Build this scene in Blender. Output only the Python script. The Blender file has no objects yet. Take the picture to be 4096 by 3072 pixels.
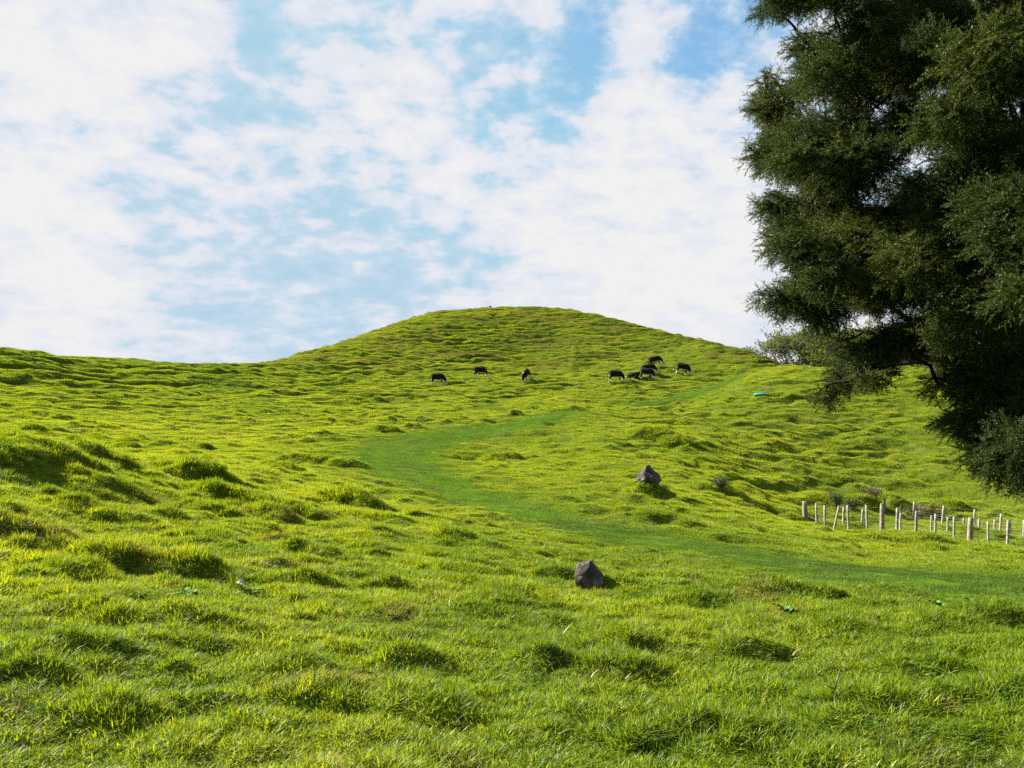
import bpy, bmesh, math, random
import numpy as np
from mathutils import Vector, Matrix

random.seed(7)
rng = np.random.default_rng(11)
scene = bpy.context.scene
COL = scene.collection
R = math.radians

# ------------------------------------------------------------------ camera
W, H = 1024, 768
HFOV = R(65.0)
F = W / 2 / math.tan(HFOV / 2)
HORIZON = 450.0                       # image row of the true horizon
PITCH = math.atan((HORIZON - H / 2) / F)
EYE = np.array([0.0, 0.0, 1.6])
cam_d = bpy.data.cameras.new('camera')
cam = bpy.data.objects.new('camera', cam_d)
COL.objects.link(cam)
cam_d.sensor_fit = 'HORIZONTAL'
cam_d.angle = HFOV
cam_d.clip_start = 0.05
cam_d.clip_end = 20000
cam.location = EYE
cam.rotation_euler = (math.pi / 2 + PITCH, 0, 0)
scene.camera = cam

# ------------------------------------------------------------------ sun, sky, exposure
SUN_AZ, SUN_EL = R(-60.0), R(34.0)    # azimuth from +Y, negative to the left
S = Vector((math.sin(SUN_AZ) * math.cos(SUN_EL), math.cos(SUN_AZ) * math.cos(SUN_EL), math.sin(SUN_EL)))
sun_d = bpy.data.lights.new('sun', 'SUN')
sun_d.energy = 4.6
sun_d.angle = R(0.55)
sun_d.color = (1.0, 0.94, 0.82)
sun = bpy.data.objects.new('sun', sun_d)
COL.objects.link(sun)
sun.rotation_euler = (-S).to_track_quat('-Z', 'Y').to_euler()

EXPOSURE = 2.15
scene.view_settings.view_transform = 'Standard'
scene.view_settings.look = 'None'
scene.view_settings.gamma = 1
scene.view_settings.use_curve_mapping = False
scene.view_settings.exposure = EXPOSURE
scene.render.engine = 'CYCLES'
cy = scene.cycles
cy.max_bounces = 6
cy.diffuse_bounces = 3
cy.glossy_bounces = 2
cy.transmission_bounces = 3
cy.transparent_max_bounces = 4
cy.caustics_reflective = False
cy.caustics_refractive = False
cy.use_denoising = False
cy.sample_clamp_indirect = 4.0

def pix_dir(u, v):
    """unit world direction through a pixel of the 1024x768 frame"""
    x = (np.asarray(u, float) - W / 2) / F
    y = (H / 2 - np.asarray(v, float)) / F
    c, s = math.cos(PITCH), math.sin(PITCH)
    d = np.stack([x, c - s * y, s + c * y], -1)
    return d / np.linalg.norm(d, axis=-1, keepdims=True)

def project(p):
    p = np.asarray(p, float) - EYE
    c, s = math.cos(PITCH), math.sin(PITCH)
    fwd = c * p[..., 1] + s * p[..., 2]
    up = -s * p[..., 1] + c * p[..., 2]
    return np.stack([W / 2 + F * p[..., 0] / fwd, H / 2 - F * up / fwd], -1)

class NT:
    """small helper around a node tree"""
    def __init__(s, tree):
        s.t = tree
        s.t.nodes.clear()
    def n(s, typ, ins=None, **props):
        nd = s.t.nodes.new(typ)
        for k, v in props.items():
            setattr(nd, k, v)
        if ins:
            for k, v in ins.items():
                sock = nd.inputs[k]
                if isinstance(v, bpy.types.NodeSocket):
                    s.t.links.new(v, sock)
                else:
                    sock.default_value = v
        return nd
    def math(s, op, a, b=0.0, c=0.0, clamp=False):
        return s.n('ShaderNodeMath', {0: a, 1: b, 2: c}, operation=op, use_clamp=clamp).outputs[0]
    def smooth(s, x, lo, hi):
        return s.n('ShaderNodeMapRange', {0: x, 1: lo, 2: hi, 3: 0.0, 4: 1.0}, interpolation_type='SMOOTHSTEP').outputs[0]
    def mix(s, f, a, b, blend='MIX'):
        nd = s.n('ShaderNodeMix', data_type='RGBA', blend_type=blend)
        for sock, v in ((nd.inputs[0], f), (nd.inputs[6], a), (nd.inputs[7], b)):
            if isinstance(v, bpy.types.NodeSocket):
                s.t.links.new(v, sock)
            else:
                sock.default_value = v if not isinstance(v, tuple) or len(v) == 4 else (*v, 1)
        return nd.outputs[2]
    def noise(s, vec, scale, detail=4.0, rough=0.55, dist=0.0):
        return s.n('ShaderNodeTexNoise', {'Vector': vec, 'Scale': scale, 'Detail': detail, 'Roughness': rough, 'Distortion': dist}).outputs[0]

SKY_TINT = (0.15, 0.215, 0.215)
def build_world():
    w = bpy.data.worlds.new('World')
    scene.world = w
    w.use_nodes = True
    t = NT(w.node_tree)
    sky = t.n('ShaderNodeTexSky', sky_type='NISHITA', sun_disc=False, sun_elevation=SUN_EL,
              sun_rotation=SUN_AZ, altitude=50, air_density=1.0, dust_density=0.7, ozone_density=2.5)
    g = t.n('ShaderNodeTexCoord').outputs['Generated']
    d = t.n('ShaderNodeVectorMath', {0: g}, operation='NORMALIZE').outputs[0]
    sep = t.n('ShaderNodeSeparateXYZ', {0: d})
    # the cloud layer is a flat sheet seen in perspective
    zz = t.math('ADD', t.math('MAXIMUM', sep.outputs[2], 0.0), 0.26)
    px = t.math('DIVIDE', sep.outputs[0], zz)
    py = t.math('DIVIDE', sep.outputs[1], zz)
    pl = t.n('ShaderNodeCombineXYZ', {0: px, 1: py, 2: 0.0}).outputs[0]
    # broad cover: where banks of cloud and where gaps sit (direction, tightness, amount)
    wv = t.n('ShaderNodeTexNoise', {'Vector': pl, 'Scale': 2.2, 'Detail': 5.0, 'Roughness': 0.6})
    off = t.n('ShaderNodeVectorMath', {0: wv.outputs['Color'], 1: (0.5, 0.5, 0.5)}, operation='SUBTRACT').outputs[0]
    off = t.n('ShaderNodeVectorMath', {0: off, 'Scale': 0.15}, operation='SCALE').outputs[0]
    dw = t.n('ShaderNodeVectorMath', {0: t.n('ShaderNodeVectorMath', {0: d, 1: off}, operation='ADD').outputs[0]}, operation='NORMALIZE').outputs[0]
    acc = t.n('ShaderNodeValue').outputs[0]
    acc.default_value = 0.33
    blobs = [
        # pixel (u,v) towards which the bank lies, angular radius in px, amount
        (40, 30, 95, 0.85), (110, 60, 60, 0.40), (0, 120, 80, 0.5), (20, 250, 75, 0.9), (95, 262, 40, 0.45), (20, 205, 40, 0.2),
        (60, 366, 50, 0.55), (160, 372, 60, 0.5), (190, 30, 40, 0.45), (195, 60, 26, 0.35),
        (350, 95, 60, 0.22), (430, 70, 55, 0.25), (380, 150, 70, 0.33), (300, 170, 40, 0.15), (440, 130, 60, 0.25),
        (480, 180, 60, 0.25), (640, 170, 70, 0.45), (700, 220, 100, 0.55), (600, 260, 90, 0.45), (540, 260, 60, 0.3), (480, 290, 45, 0.12),
        (640, 35, 48, 0.38), (625, 15, 40, 0.3), (480, -5, 60, 0.30), (310, 15, 40, 0.2), (850, 200, 150, 0.4), (740, 310, 90, 0.5), (640, 320, 60, 0.3), (720, 120, 40, 0.2),
        (270, 55, 30, -0.34), (215, 115, 38, -0.30), (170, 45, 20, -0.25), (300, 215, 36, -0.22), (350, 265, 46, -0.26),
        (215, 225, 34, -0.14), (395, 285, 42, -0.22), (200, 195, 30, 0.25), (250, 180, 26, 0.2), (250, 255, 40, 0.22), (150, 165, 45, -0.15), (10, 150, 25, -0.15), (250, 290, 40, -0.08),
        (592, 75, 30, -0.62), (582, 30, 24, -0.50), (562, 110, 20, -0.40), (605, 60, 24, -0.2), (685, 80, 26, -0.62), (700, 50, 24, -0.3),
        (520, 35, 26, -0.30), (535, 140, 22, -0.30), (575, 150, 16, -0.35), (460, 145, 26, -0.28), (750, 55, 34, -0.45), (600, 140, 26, 0.2), (430, 35, 26, -0.26),
    ]
    for (u, v, r, a) in blobs:
        c = pix_dir(u, v)
        k = 1.0 / ((r / F) ** 2) * 1.4
        dot = t.n('ShaderNodeVectorMath', {0: dw, 1: tuple(c)}, operation='DOT_PRODUCT').outputs['Value']
        e = t.math('EXPONENT', t.math('MULTIPLY', t.math('SUBTRACT', dot, 1.0), k))
        acc = t.math('MULTIPLY_ADD', e, a * (0.50 if a > 0 else 0.68 if a < -0.35 else 0.40), acc)
    n1 = t.noise(pl, 4.2, 5, 0.55, 0.3)
    n2 = t.noise(pl, 12.0, 9, 0.6, 0.15)
    n3 = t.noise(t.n('ShaderNodeVectorMath', {0: pl, 1: (7.3, 2.1, 4.0)}, operation='ADD').outputs[0], 5.0, 8, 0.62, 0.2)
    nn = t.math('ADD', t.math('MULTIPLY', t.math('SUBTRACT', n1, 0.5), 1.5),
                t.math('MULTIPLY', t.math('SUBTRACT', n2, 0.5), t.math('MULTIPLY_ADD', t.smooth(sep.outputs[2], 0.08, 0.38), 1.35, 1.05)))
    c0 = t.math('ADD', acc, nn)
    # thin veil, then cloud body: grey-blue underside to lit white
    e = 2 ** -EXPOSURE
    ramp = t.n('ShaderNodeValToRGB', {0: t.math('ADD', c0, t.math('MULTIPLY', t.math('SUBTRACT', n3, 0.5), 0.5))})
    cr = ramp.color_ramp
    stops = [(0.30, (0.62, 0.75, 0.87)), (0.52, (0.74, 0.79, 0.88)), (0.80, (0.82, 0.835, 0.885)), (1.0, (0.88, 0.88, 0.88))]
    cr.elements[0].position = stops[0][0]; cr.elements[0].color = (*[e * k for k in stops[0][1]], 1)
    cr.elements[1].position = stops[-1][0]; cr.elements[1].color = (*[e * k for k in stops[-1][1]], 1)
    for p, c in stops[1:-1]:
        el = cr.elements.new(p); el.color = (*[e * k for k in c], 1)
    amount = t.smooth(c0, -0.08, 0.66)
    # thin high haze keeps the gaps pale, most of all low down and towards the sun
    low = t.math('EXPONENT', t.math('MULTIPLY', t.math('MAXIMUM', sep.outputs[2], 0.0), -3.4))
    tosun = t.smooth(t.n('ShaderNodeVectorMath', {0: d, 1: tuple(S)}, operation='DOT_PRODUCT').outputs['Value'], 0.30, 0.95)
    veil = t.math('ADD', t.math('MULTIPLY', low, 0.55), t.math('MULTIPLY', tosun, 0.5), clamp=True)
    skyc = t.mix(1.0, sky.outputs[0], (SKY_TINT[0] * e, SKY_TINT[1] * e, SKY_TINT[2] * e), 'MULTIPLY')
    skyc = t.n('ShaderNodeVectorMath', {0: skyc, 1: (0.46 * e, 0.66 * e, 0.81 * e)}, operation='MINIMUM').outputs[0]
    hazec = tuple(e * k for k in (0.46, 0.645, 0.80))
    skyc = t.mix(veil, skyc, hazec)
    out = t.mix(amount, skyc, ramp.outputs[0])
    bg = t.n('ShaderNodeBackground', {0: out, 1: 1.0})
    t.n('ShaderNodeOutputWorld', {0: bg.outputs[0]})
    w.cycles.sampling_method = 'MANUAL'
    w.cycles.sample_map_resolution = 512
build_world()

# ------------------------------------------------------------------ object helpers
def tag(o, label=None, cat=None, group=None, kind=None):
    if label: o['label'] = label
    if cat: o['category'] = cat
    if group: o['group'] = group
    if kind: o['kind'] = kind
    return o

def empty(name, loc, rz=0.0):
    o = bpy.data.objects.new(name, None)
    o.empty_display_size = 0.2
    COL.objects.link(o)
    o.location = loc
    o.rotation_euler = (0, 0, rz)
    return o

def np_mesh(name, verts, faces, smooth=True):
    """verts (n,3); faces: list of index arrays (m,k)"""
    me = bpy.data.meshes.new(name)
    verts = np.asarray(verts, np.float32)
    if isinstance(faces, np.ndarray):
        faces = [faces]
    faces = [np.asarray(f, np.int32) for f in faces if len(f)]
    me.vertices.add(len(verts))
    me.vertices.foreach_set('co', verts.ravel())
    nl = sum(f.size for f in faces)
    nf = sum(len(f) for f in faces)
    me.loops.add(nl)
    me.loops.foreach_set('vertex_index', np.concatenate([f.ravel() for f in faces]))
    me.polygons.add(nf)
    tot = np.concatenate([np.full(len(f), f.shape[1], np.int32) for f in faces])
    start = np.concatenate([[0], np.cumsum(tot)[:-1]]).astype(np.int32)
    me.polygons.foreach_set('loop_start', start)
    me.update(calc_edges=True)
    me.validate()
    if smooth:
        me.polygons.foreach_set('use_smooth', np.ones(len(me.polygons), bool))
    return me

def link(name, me, mats, parent=None):
    o = bpy.data.objects.new(name, me)
    COL.objects.link(o)
    for m in (mats if isinstance(mats, (list, tuple)) else [mats]):
        if me is not None and m.name not in [x.name for x in me.materials if x]:
            me.materials.append(m)
    if parent is not None:
        o.parent = parent
    return o

def tube(pts, radii, sides=8, cap=True, squash=None):
    """swept tube -> (verts, quads, tris) arrays"""
    pts = np.asarray(pts, float)
    n = len(pts)
    radii = np.broadcast_to(np.asarray(radii, float), (n,))
    tan = np.gradient(pts, axis=0)
    tan /= np.linalg.norm(tan, axis=1, keepdims=True) + 1e-9
    ref = np.array([0, 0, 1.0]) if abs(tan[0][2]) < 0.9 else np.array([1.0, 0, 0])
    vs = []
    a = np.linspace(0, 2 * np.pi, sides, endpoint=False)
    x = np.cross(tan[0], ref); x /= np.linalg.norm(x)
    for i in range(n):
        x = x - tan[i] * (x @ tan[i]); x /= np.linalg.norm(x) + 1e-9
        y = np.cross(tan[i], x)
        sx, sy = (1, 1) if squash is None else squash[i]
        vs.append(pts[i] + radii[i] * (np.cos(a)[:, None] * x * sx + np.sin(a)[:, None] * y * sy))
    V = np.concatenate(vs)
    q = []
    for i in range(n - 1):
        j = np.arange(sides); k = (j + 1) % sides
        q.append(np.stack([i * sides + j, i * sides + k, (i + 1) * sides + k, (i + 1) * sides + j], 1))
    Q = np.concatenate(q)
    T = np.zeros((0, 3), int)
    if cap:
        V = np.concatenate([V, pts[:1], pts[-1:]])
        c0, c1 = len(V) - 2, len(V) - 1
        j = np.arange(sides); k = (j + 1) % sides
        T = np.concatenate([np.stack([np.full(sides, c0), k, j], 1),
                            np.stack([np.full(sides, c1), (n - 1) * sides + j, (n - 1) * sides + k], 1)])
    return V, Q, T

class Bag:
    """collects pieces into one mesh"""
    def __init__(s): s.v, s.q, s.t, s.n = [], [], [], 0
    def add(s, V, Q=None, T=None):
        if Q is not None and len(Q): s.q.append(np.asarray(Q) + s.n)
        if T is not None and len(T): s.t.append(np.asarray(T) + s.n)
        s.v.append(np.asarray(V, float)); s.n += len(V)
    def mesh(s, name, smooth=True):
        f = []
        if s.q: f.append(np.concatenate(s.q))
        if s.t: f.append(np.concatenate(s.t))
        return np_mesh(name, np.concatenate(s.v), f, smooth)

# ------------------------------------------------------------------ vectorised noise
def _hash(ix, iy, seed):
    h = (ix.astype(np.uint32) * np.uint32(374761393) + iy.astype(np.uint32) * np.uint32(668265263)
         + np.uint32((seed * 2246822519) & 0xffffffff))
    h ^= h >> np.uint32(13); h *= np.uint32(1274126177); h ^= h >> np.uint32(16)
    h *= np.uint32(2246822519); h ^= h >> np.uint32(13)
    return h
def _rnd(ix, iy, seed):
    return _hash(ix, iy, seed).astype(np.float64) / 4294967295.0
def perlin(x, y, seed=0):
    x0 = np.floor(x).astype(np.int64); y0 = np.floor(y).astype(np.int64)
    fx, fy = x - x0, y - y0
    u = fx * fx * fx * (fx * (fx * 6 - 15) + 10); v = fy * fy * fy * (fy * (fy * 6 - 15) + 10)
    def g(i, j):
        a = _rnd(x0 + i, y0 + j, seed) * 2 * np.pi
        return np.cos(a) * (fx - i) + np.sin(a) * (fy - j)
    n0 = g(0, 0) * (1 - u) + g(1, 0) * u
    n1 = g(0, 1) * (1 - u) + g(1, 1) * u
    return (n0 * (1 - v) + n1 * v) * 1.5
def fbm(x, y, oct=4, seed=0, gain=0.5):
    s = 0; a = 1.0
    for i in range(oct):
        s = s + a * perlin(x, y, seed + i * 17); x = x * 2.03 + 5.1; y = y * 2.03 - 3.7; a *= gain
    return s
def bumps(x, y, cell, prob, rmin, rmax, seed):
    """rounded hummocks: soft maximum of scattered domes, 0..1"""
    gx = np.floor(x / cell).astype(np.int64); gy = np.floor(y / cell).astype(np.int64)
    best = np.zeros_like(x)
    for i in (-1, 0, 1):
        for j in (-1, 0, 1):
            cx, cy2 = gx + i, gy + j
            px = (cx + _rnd(cx, cy2, seed)) * cell; py = (cy2 + _rnd(cx, cy2, seed + 1)) * cell
            r = rmin + (rmax - rmin) * _rnd(cx, cy2, seed + 2)
            on = _rnd(cx, cy2, seed + 3) < prob
            hgt = 0.5 + 0.5 * _rnd(cx, cy2, seed + 4)
            st = 0.7 + 0.8 * _rnd(cx, cy2, seed + 5)
            d2 = (((x - px) / st) ** 2 + (y - py) ** 2) / (r * r)
            best = np.maximum(best, np.where(on, np.clip(1 - d2, 0, 1) ** 1.3 * hgt, 0))
    return best
def sstep(x, a, b):
    t = np.clip((x - a) / (b - a), 0, 1); return t * t * (3 - 2 * t)

# ------------------------------------------------------------------ terrain
# path: image position and range of points on its centre line, half width in metres
PATH = [(1180, 597, 11.0, 1.9), (1024, 590, 12.0, 1.8), (900, 575, 14.3, 1.8), (780, 560, 17.2, 1.8), (680, 546, 20, 1.8),
        (600, 530, 22.5, 1.5), (520, 510, 26, 1.5), (450, 490, 30.5, 1.7), (398, 470, 36, 2.2), (388, 455, 45, 2.6),
        (410, 443, 51, 2.8), (450, 434, 56.5, 2.5), (520, 424, 62.5, 1.9), (570, 411, 70, 1.3), (620, 406, 76, 1.1),
        (680, 398, 84, 1.3), (720, 385, 94, 1.15), (742, 377, 101, 0.95)]
CP = [  # u, v, range
    # left edge and bank
    (0, 580, 9.9), (0, 520, 13.5), (0, 480, 17), (0, 441, 20.5), (0, 430, 50), (0, 400, 68), (0, 372, 84), (0, 349, 95),
    (100, 640, 7.0), (100, 590, 9.2), (100, 550, 12.4), (100, 512, 16), (100, 484, 18.5), (100, 462, 21),
    (100, 444, 46), (100, 430, 53), (100, 410, 65), (100, 390, 79), (100, 370, 93), (100, 359, 102),
    (200, 640, 7.0), (200, 590, 9.4), (200, 545, 13), (200, 520, 16), (200, 492, 21), (200, 474, 24), (200, 450, 42), (200, 430, 55),
    (200, 400, 77), (200, 380, 93), (200, 365, 108), (150, 361, 106), (45, 354.5, 98),
    (250, 364, 112), (230, 363.5, 111),
    (290, 540, 15.5), (290, 500, 22), (290, 462, 38), (290, 430, 56), (290, 400, 80), (290, 380, 98), (300, 353, 126), (271, 362.5, 118),
    (345, 480, 29), (345, 341, 140),
    (390, 600, 9.2), (390, 540, 16), (390, 502, 24), (390, 430, 58), (390, 400, 82), (390, 380, 98), (390, 350, 126), (390, 325, 150),
    (410, 319, 156), (425, 314, 160), (440, 312.5, 162), (455, 311.5, 164), (490, 309.5, 167), (550, 309.5, 168), (610, 319, 160), (670, 333.5, 147),
    (524, 640, 7.0), (524, 600, 9.4), (524, 560, 14.2), (524, 478, 35.5), (524, 458, 46), (524, 440, 55),
    (524, 400, 83), (524, 380, 99), (524, 350, 130), (524, 308, 168), (580, 313, 166),
    (650, 640, 7.0), (650, 600, 9.7), (650, 570, 14), (650, 490, 33), (650, 462, 44), (650, 440, 53), (650, 420, 67),
    (650, 378, 100), (650, 350, 128), (640, 325.5, 152), (700, 341, 142), (740, 352, 134), (770, 360.5, 126),
    (760, 640, 7.1), (760, 600, 9.9), (760, 525, 28), (760, 500, 41), (760, 470, 52), (760, 430, 66), (760, 395, 80), (760, 372, 97), (800, 366.5, 106),
    (810, 524, 41), (830, 368.5, 101), (850, 560, 22), (840, 500, 50),
    (900, 640, 7.2), (900, 600, 10.4), (900, 560, 24), (900, 531, 39), (900, 518, 49), (900, 500, 56), (900, 470, 62), (900, 430, 72), (900, 400, 83), (890, 365, 98),
    (970, 543, 35), (970, 527, 48), (950, 367, 97),
    (1007, 550, 33), (1000, 560, 24.5), (1000, 535, 45), (1000, 515, 53), (1020, 470, 62), (1020, 430, 72), (1020, 400, 82), (1020, 372, 96),
    (1000, 640, 7.4), (1000, 610, 10),
    (1160, 545, 33), (1160, 470, 62), (1160, 400, 82), (1160, 376, 96), (1160, 640, 7.4),
    (-150, 590, 9.2), (-150, 500, 15), (-150, 437, 21), (-150, 425, 50), (-150, 390, 70), (-150, 345, 95),
]
HID = [  # u at horizon, range, z : hidden or unseen ground
    (0, 30, 1.75), (100, 32, 1.35), (200, 32, 1.1), (-150, 32, 1.9),
    (0, 125, 9), (100, 135, 8), (200, 140, 8), (-150, 125, 9), (250, 150, 9),
    (300, 165, 14), (390, 195, 20), (470, 210, 25), (524, 215, 25), (580, 210, 24), (640, 195, 19), (700, 185, 14),
    (770, 160, 8), (830, 135, 7), (890, 125, 7), (950, 125, 7), (1020, 125, 7), (1160, 125, 7),
    (0, 260, 0), (150, 260, 0), (300, 280, 0), (524, 330, 2), (700, 280, 0), (900, 240, 0), (1160, 240, 0), (-150, 260, 0),
    (524, 4.5, 0), (524, 3.0, 0), (200, 3.0, 0), (800, 3.0, 0), (0, 4.5, 0.02), (1024, 4.5, 0), (200, 4.5, 0), (800, 4.5, 0), (-150, 4.5, 0), (1160, 4.5, 0),
    (524, 1.5, 0), (-150, 1.5, 0), (1160, 1.5, 0),
    (0, 500, 0), (524, 500, 0), (1024, 500, 0),
]
pts = []
for (u, v, dist) in CP + [p[:3] for p in PATH]:
    dr = pix_dir(u, v); h = math.hypot(dr[0], dr[1])
    p = EYE + dr * dist / h
    pts.append(p)
for (u, dist, z) in HID:
    dr = pix_dir(u, HORIZON); h = math.hypot(dr[0], dr[1])
    pts.append((dr[0] / h * dist, dr[1] / h * dist, z))
pts = np.array(pts)
AZ_CLAMP = 0.88
LS = 0.55    # weight of log-range against azimuth
def tps_coord(x, y):
    az = np.clip(np.arctan2(x, y), -AZ_CLAMP, AZ_CLAMP)
    l = np.log(np.clip(np.hypot(x, y), 1.5, 500))
    return np.stack([az, l * LS], -1)
def tps_kernel(d2):
    return np.where(d2 > 1e-12, d2 * np.log(np.maximum(d2, 1e-12)), 0)
cc = tps_coord(pts[:, 0], pts[:, 1])
D2 = ((cc[:, None] - cc[None]) ** 2).sum(-1)
N = len(cc)
lam = 2e-4
A = np.zeros((N + 3, N + 3))
A[:N, :N] = tps_kernel(D2) + lam * np.eye(N)
A[:N, N] = 1; A[:N, N + 1:] = cc
A[N, :N] = 1; A[N + 1:, :N] = cc.T
wts = np.linalg.solve(A, np.concatenate([pts[:, 2], np.zeros(3)]))
# coarse lattice of the smooth terrain in (azimuth, log range), then bicubic-ish lookup
GA = np.linspace(-AZ_CLAMP, AZ_CLAMP, 160); GL = np.linspace(math.log(1.5), math.log(500), 260)
ga, gl = np.meshgrid(GA, GL, indexing='ij')
q = np.stack([ga.ravel(), gl.ravel() * LS], -1)
zz = np.concatenate([tps_kernel(((c[:, None] - cc[None]) ** 2).sum(-1)) @ wts[:N] + wts[N] + c @ wts[N + 1:]
                     for c in np.array_split(q, 20)])
ZL = zz.reshape(ga.shape)
def catmull(t):
    return np.stack([-0.5 * t + t * t - 0.5 * t ** 3, 1 - 2.5 * t * t + 1.5 * t ** 3,
                     0.5 * t + 2 * t * t - 1.5 * t ** 3, -0.5 * t * t + 0.5 * t ** 3])
def base_z(x, y):
    az = np.arctan2(x, y); d = np.hypot(x, y)
    fa = np.clip((np.clip(az, -AZ_CLAMP, AZ_CLAMP) + AZ_CLAMP) / (2 * AZ_CLAMP) * 159, 0, 158.999)
    fl = np.clip((np.log(np.clip(d, 1.5, 500)) - GL[0]) / (GL[-1] - GL[0]) * 259, 0, 258.999)
    ia = fa.astype(int); il = fl.astype(int)
    wa = catmull(fa - ia); wl = catmull(fl - il)
    z = 0
    for i in range(4):
        aa = np.clip(ia + i - 1, 0, 159); row = 0
        for j in range(4):
            row = row + wl[j] * ZL[aa, np.clip(il + j - 1, 0, 259)]
        z = z + wa[i] * row
    back = sstep(np.abs(az), 1.0, 2.3)
    return z * (1 - back) + back * (0.6 * fbm(x / 30, y / 30, 2, 90))

PW = []
for (u, v, dist, hw) in PATH:
    dr = pix_dir(u, v); h = math.hypot(dr[0], dr[1]); PW.append((dr[0] / h * dist, dr[1] / h * dist, hw))
PW = np.array(PW)
# round the corners of the centre line
def chaikin(p, k=3):
    for _ in range(k):
        a = p[:-1] * 0.75 + p[1:] * 0.25; b = p[:-1] * 0.25 + p[1:] * 0.75
        p = np.concatenate([p[:1], np.stack([a, b], 1).reshape(-1, p.shape[1]), p[-1:]])
    return p
PW = chaikin(PW, 2)
def path_mask(x, y):
    """1 on the trodden path, 0 away from it"""
    best = np.full(x.shape, 9.0)
    for i in range(len(PW) - 1):
        a, b = PW[i], PW[i + 1]
        ab = b[:2] - a[:2]
        t = np.clip(((x - a[0]) * ab[0] + (y - a[1]) * ab[1]) / (ab @ ab), 0, 1)
        if 68.5 < math.hypot(a[0], a[1]) < 76.5: continue      # the path dips out of sight and is grown over here
        dd = np.hypot(x - a[0] - t * ab[0], y - a[1] - t * ab[1]) / (a[2] + t * (b[2] - a[2]))
        best = np.minimum(best, dd)
    d = np.hypot(x, y)
    wob = 0.34 * fbm(x / 1.3, y / 1.3, 4, 41, 0.6) + 0.25 * perlin(x / 5, y / 5, 44)
    return 1 - sstep(best + wob, 0.45, 1.5), 1 - sstep(best + 1.2 * wob, 0.9, 3.0)

# single mounds seen in the photograph: u, v of the middle, range, radius across, radius along, height, turn
MOUNDS = []
def mound(u, v, dist, rx, ry, h, rot=0.0):
    dr = pix_dir(u, v); k = dist / math.hypot(dr[0], dr[1])
    MOUNDS.append((dr[0] * k, dr[1] * k, rx, ry, h, rot))
for m in [(62, 470, 19.5, 0.8, 0.5, 0.27, 0.2), (5, 475, 18.5, 0.6, 0.5, 0.26, 0), (100, 452, 22, 0.7, 0.4, 0.24, 0), (200, 478, 23, 0.9, 0.5, 0.48, -0.3),
          (232, 500, 20, 1.2, 0.5, 0.3, -0.5), (350, 500, 22.5, 0.9, 0.5, 0.42, -0.3), (320, 460, 36, 2.0, 0.6, 0.55, -0.3), (285, 474, 31, 0.7, 0.5, 0.35, 0),
          (262, 512, 18, 0.8, 0.45, 0.3, -0.4), (215, 515, 17.5, 0.7, 0.4, 0.28, -0.3), (300, 515, 19.5, 0.7, 0.4, 0.3, -0.3), (110, 520, 15, 0.8, 0.4, 0.2, 0), (25, 540, 12.5, 0.8, 0.4, 0.2, 0),
          (135, 562, 10.6, 1.0, 0.36, 0.34, 0.05), (60, 566, 10.2, 0.5, 0.3, 0.22, 0), (230, 575, 10.2, 0.5, 0.3, 0.15, 0), (200, 538, 13.4, 0.5, 0.3, 0.16, -0.2),
          (455, 541, 16.2, 0.42, 0.3, 0.20, 0), (437, 532, 17.8, 0.3, 0.25, 0.14, 0), (310, 556, 12.6, 0.45, 0.28, 0.14, 0), (300, 582, 10.0, 0.32, 0.22, 0.12, 0),
          (660, 523, 25, 1.1, 0.7, 0.30, -0.3), (649, 494, 31.0, 0.75, 0.55, 0.46, 0), (717, 501, 38, 1.0, 0.7, 0.45, 0), (632, 505, 29.5, 0.5, 0.35, 0.2, 0), (590, 512, 27, 0.5, 0.35, 0.16, 0),
          (655, 436, 55, 1.6, 0.9, 0.75, 0), (680, 444, 53, 1.2, 0.8, 0.6, 0), (500, 459, 45, 1.1, 0.7, 0.5, 0), (460, 456, 46, 1.6, 0.8, 0.4, 0.3),
          (900, 505, 53, 2.2, 1.0, 0.75, 0.1), (855, 500, 50, 1.5, 0.8, 0.55, 0), (935, 500, 54, 1.8, 0.9, 0.75, 0), (985, 508, 52, 1.6, 0.8, 0.5, 0), (870, 490, 55, 1.8, 1.0, 0.6, 0),
          (775, 512, 39, 1.2, 0.7, 0.3, 0), (912, 548, 31, 2.0, 0.8, 0.25, 0), (975, 552, 29.5, 1.6, 0.8, 0.3, 0), (820, 545, 27, 0.6, 0.4, 0.14, 0),
          (590, 660, 6.0, 0.55, 0.25, 0.13, 0), (630, 645, 6.6, 0.5, 0.28, 0.15, 0), (400, 620, 8.0, 0.4, 0.2, 0.14, 0), (150, 625, 7.7, 0.8, 0.25, 0.13, 0), (60, 650, 6.5, 0.5, 0.25, 0.1, 0),
          (420, 700, 5.2, 0.3, 0.2, 0.09, 0), (880, 690, 5.4, 0.4, 0.25, 0.12, 0), (720, 720, 4.7, 0.35, 0.2, 0.1, 0), (500, 610, 8.8, 0.5, 0.25, 0.12, 0), (310, 690, 5.4, 0.35, 0.2, 0.09, 0),
          (780, 605, 9.6, 0.45, 0.25, 0.12, 0), (985, 625, 8.2, 0.5, 0.25, 0.12, 0), (560, 575, 12, 0.4, 0.25, 0.12, 0), (515, 413, 68.5, 0.7, 0.5, 0.5, 0), (414, 425, 60, 0.7, 0.5, 0.4, 0), (385, 430, 57, 1.0, 0.6, 0.45, 0), (320, 434, 53, 1.0, 0.6, 0.45, 0),
          (570, 411, 71, 0.8, 0.5, 0.3, 0)]:
    mound(*m)

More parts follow.
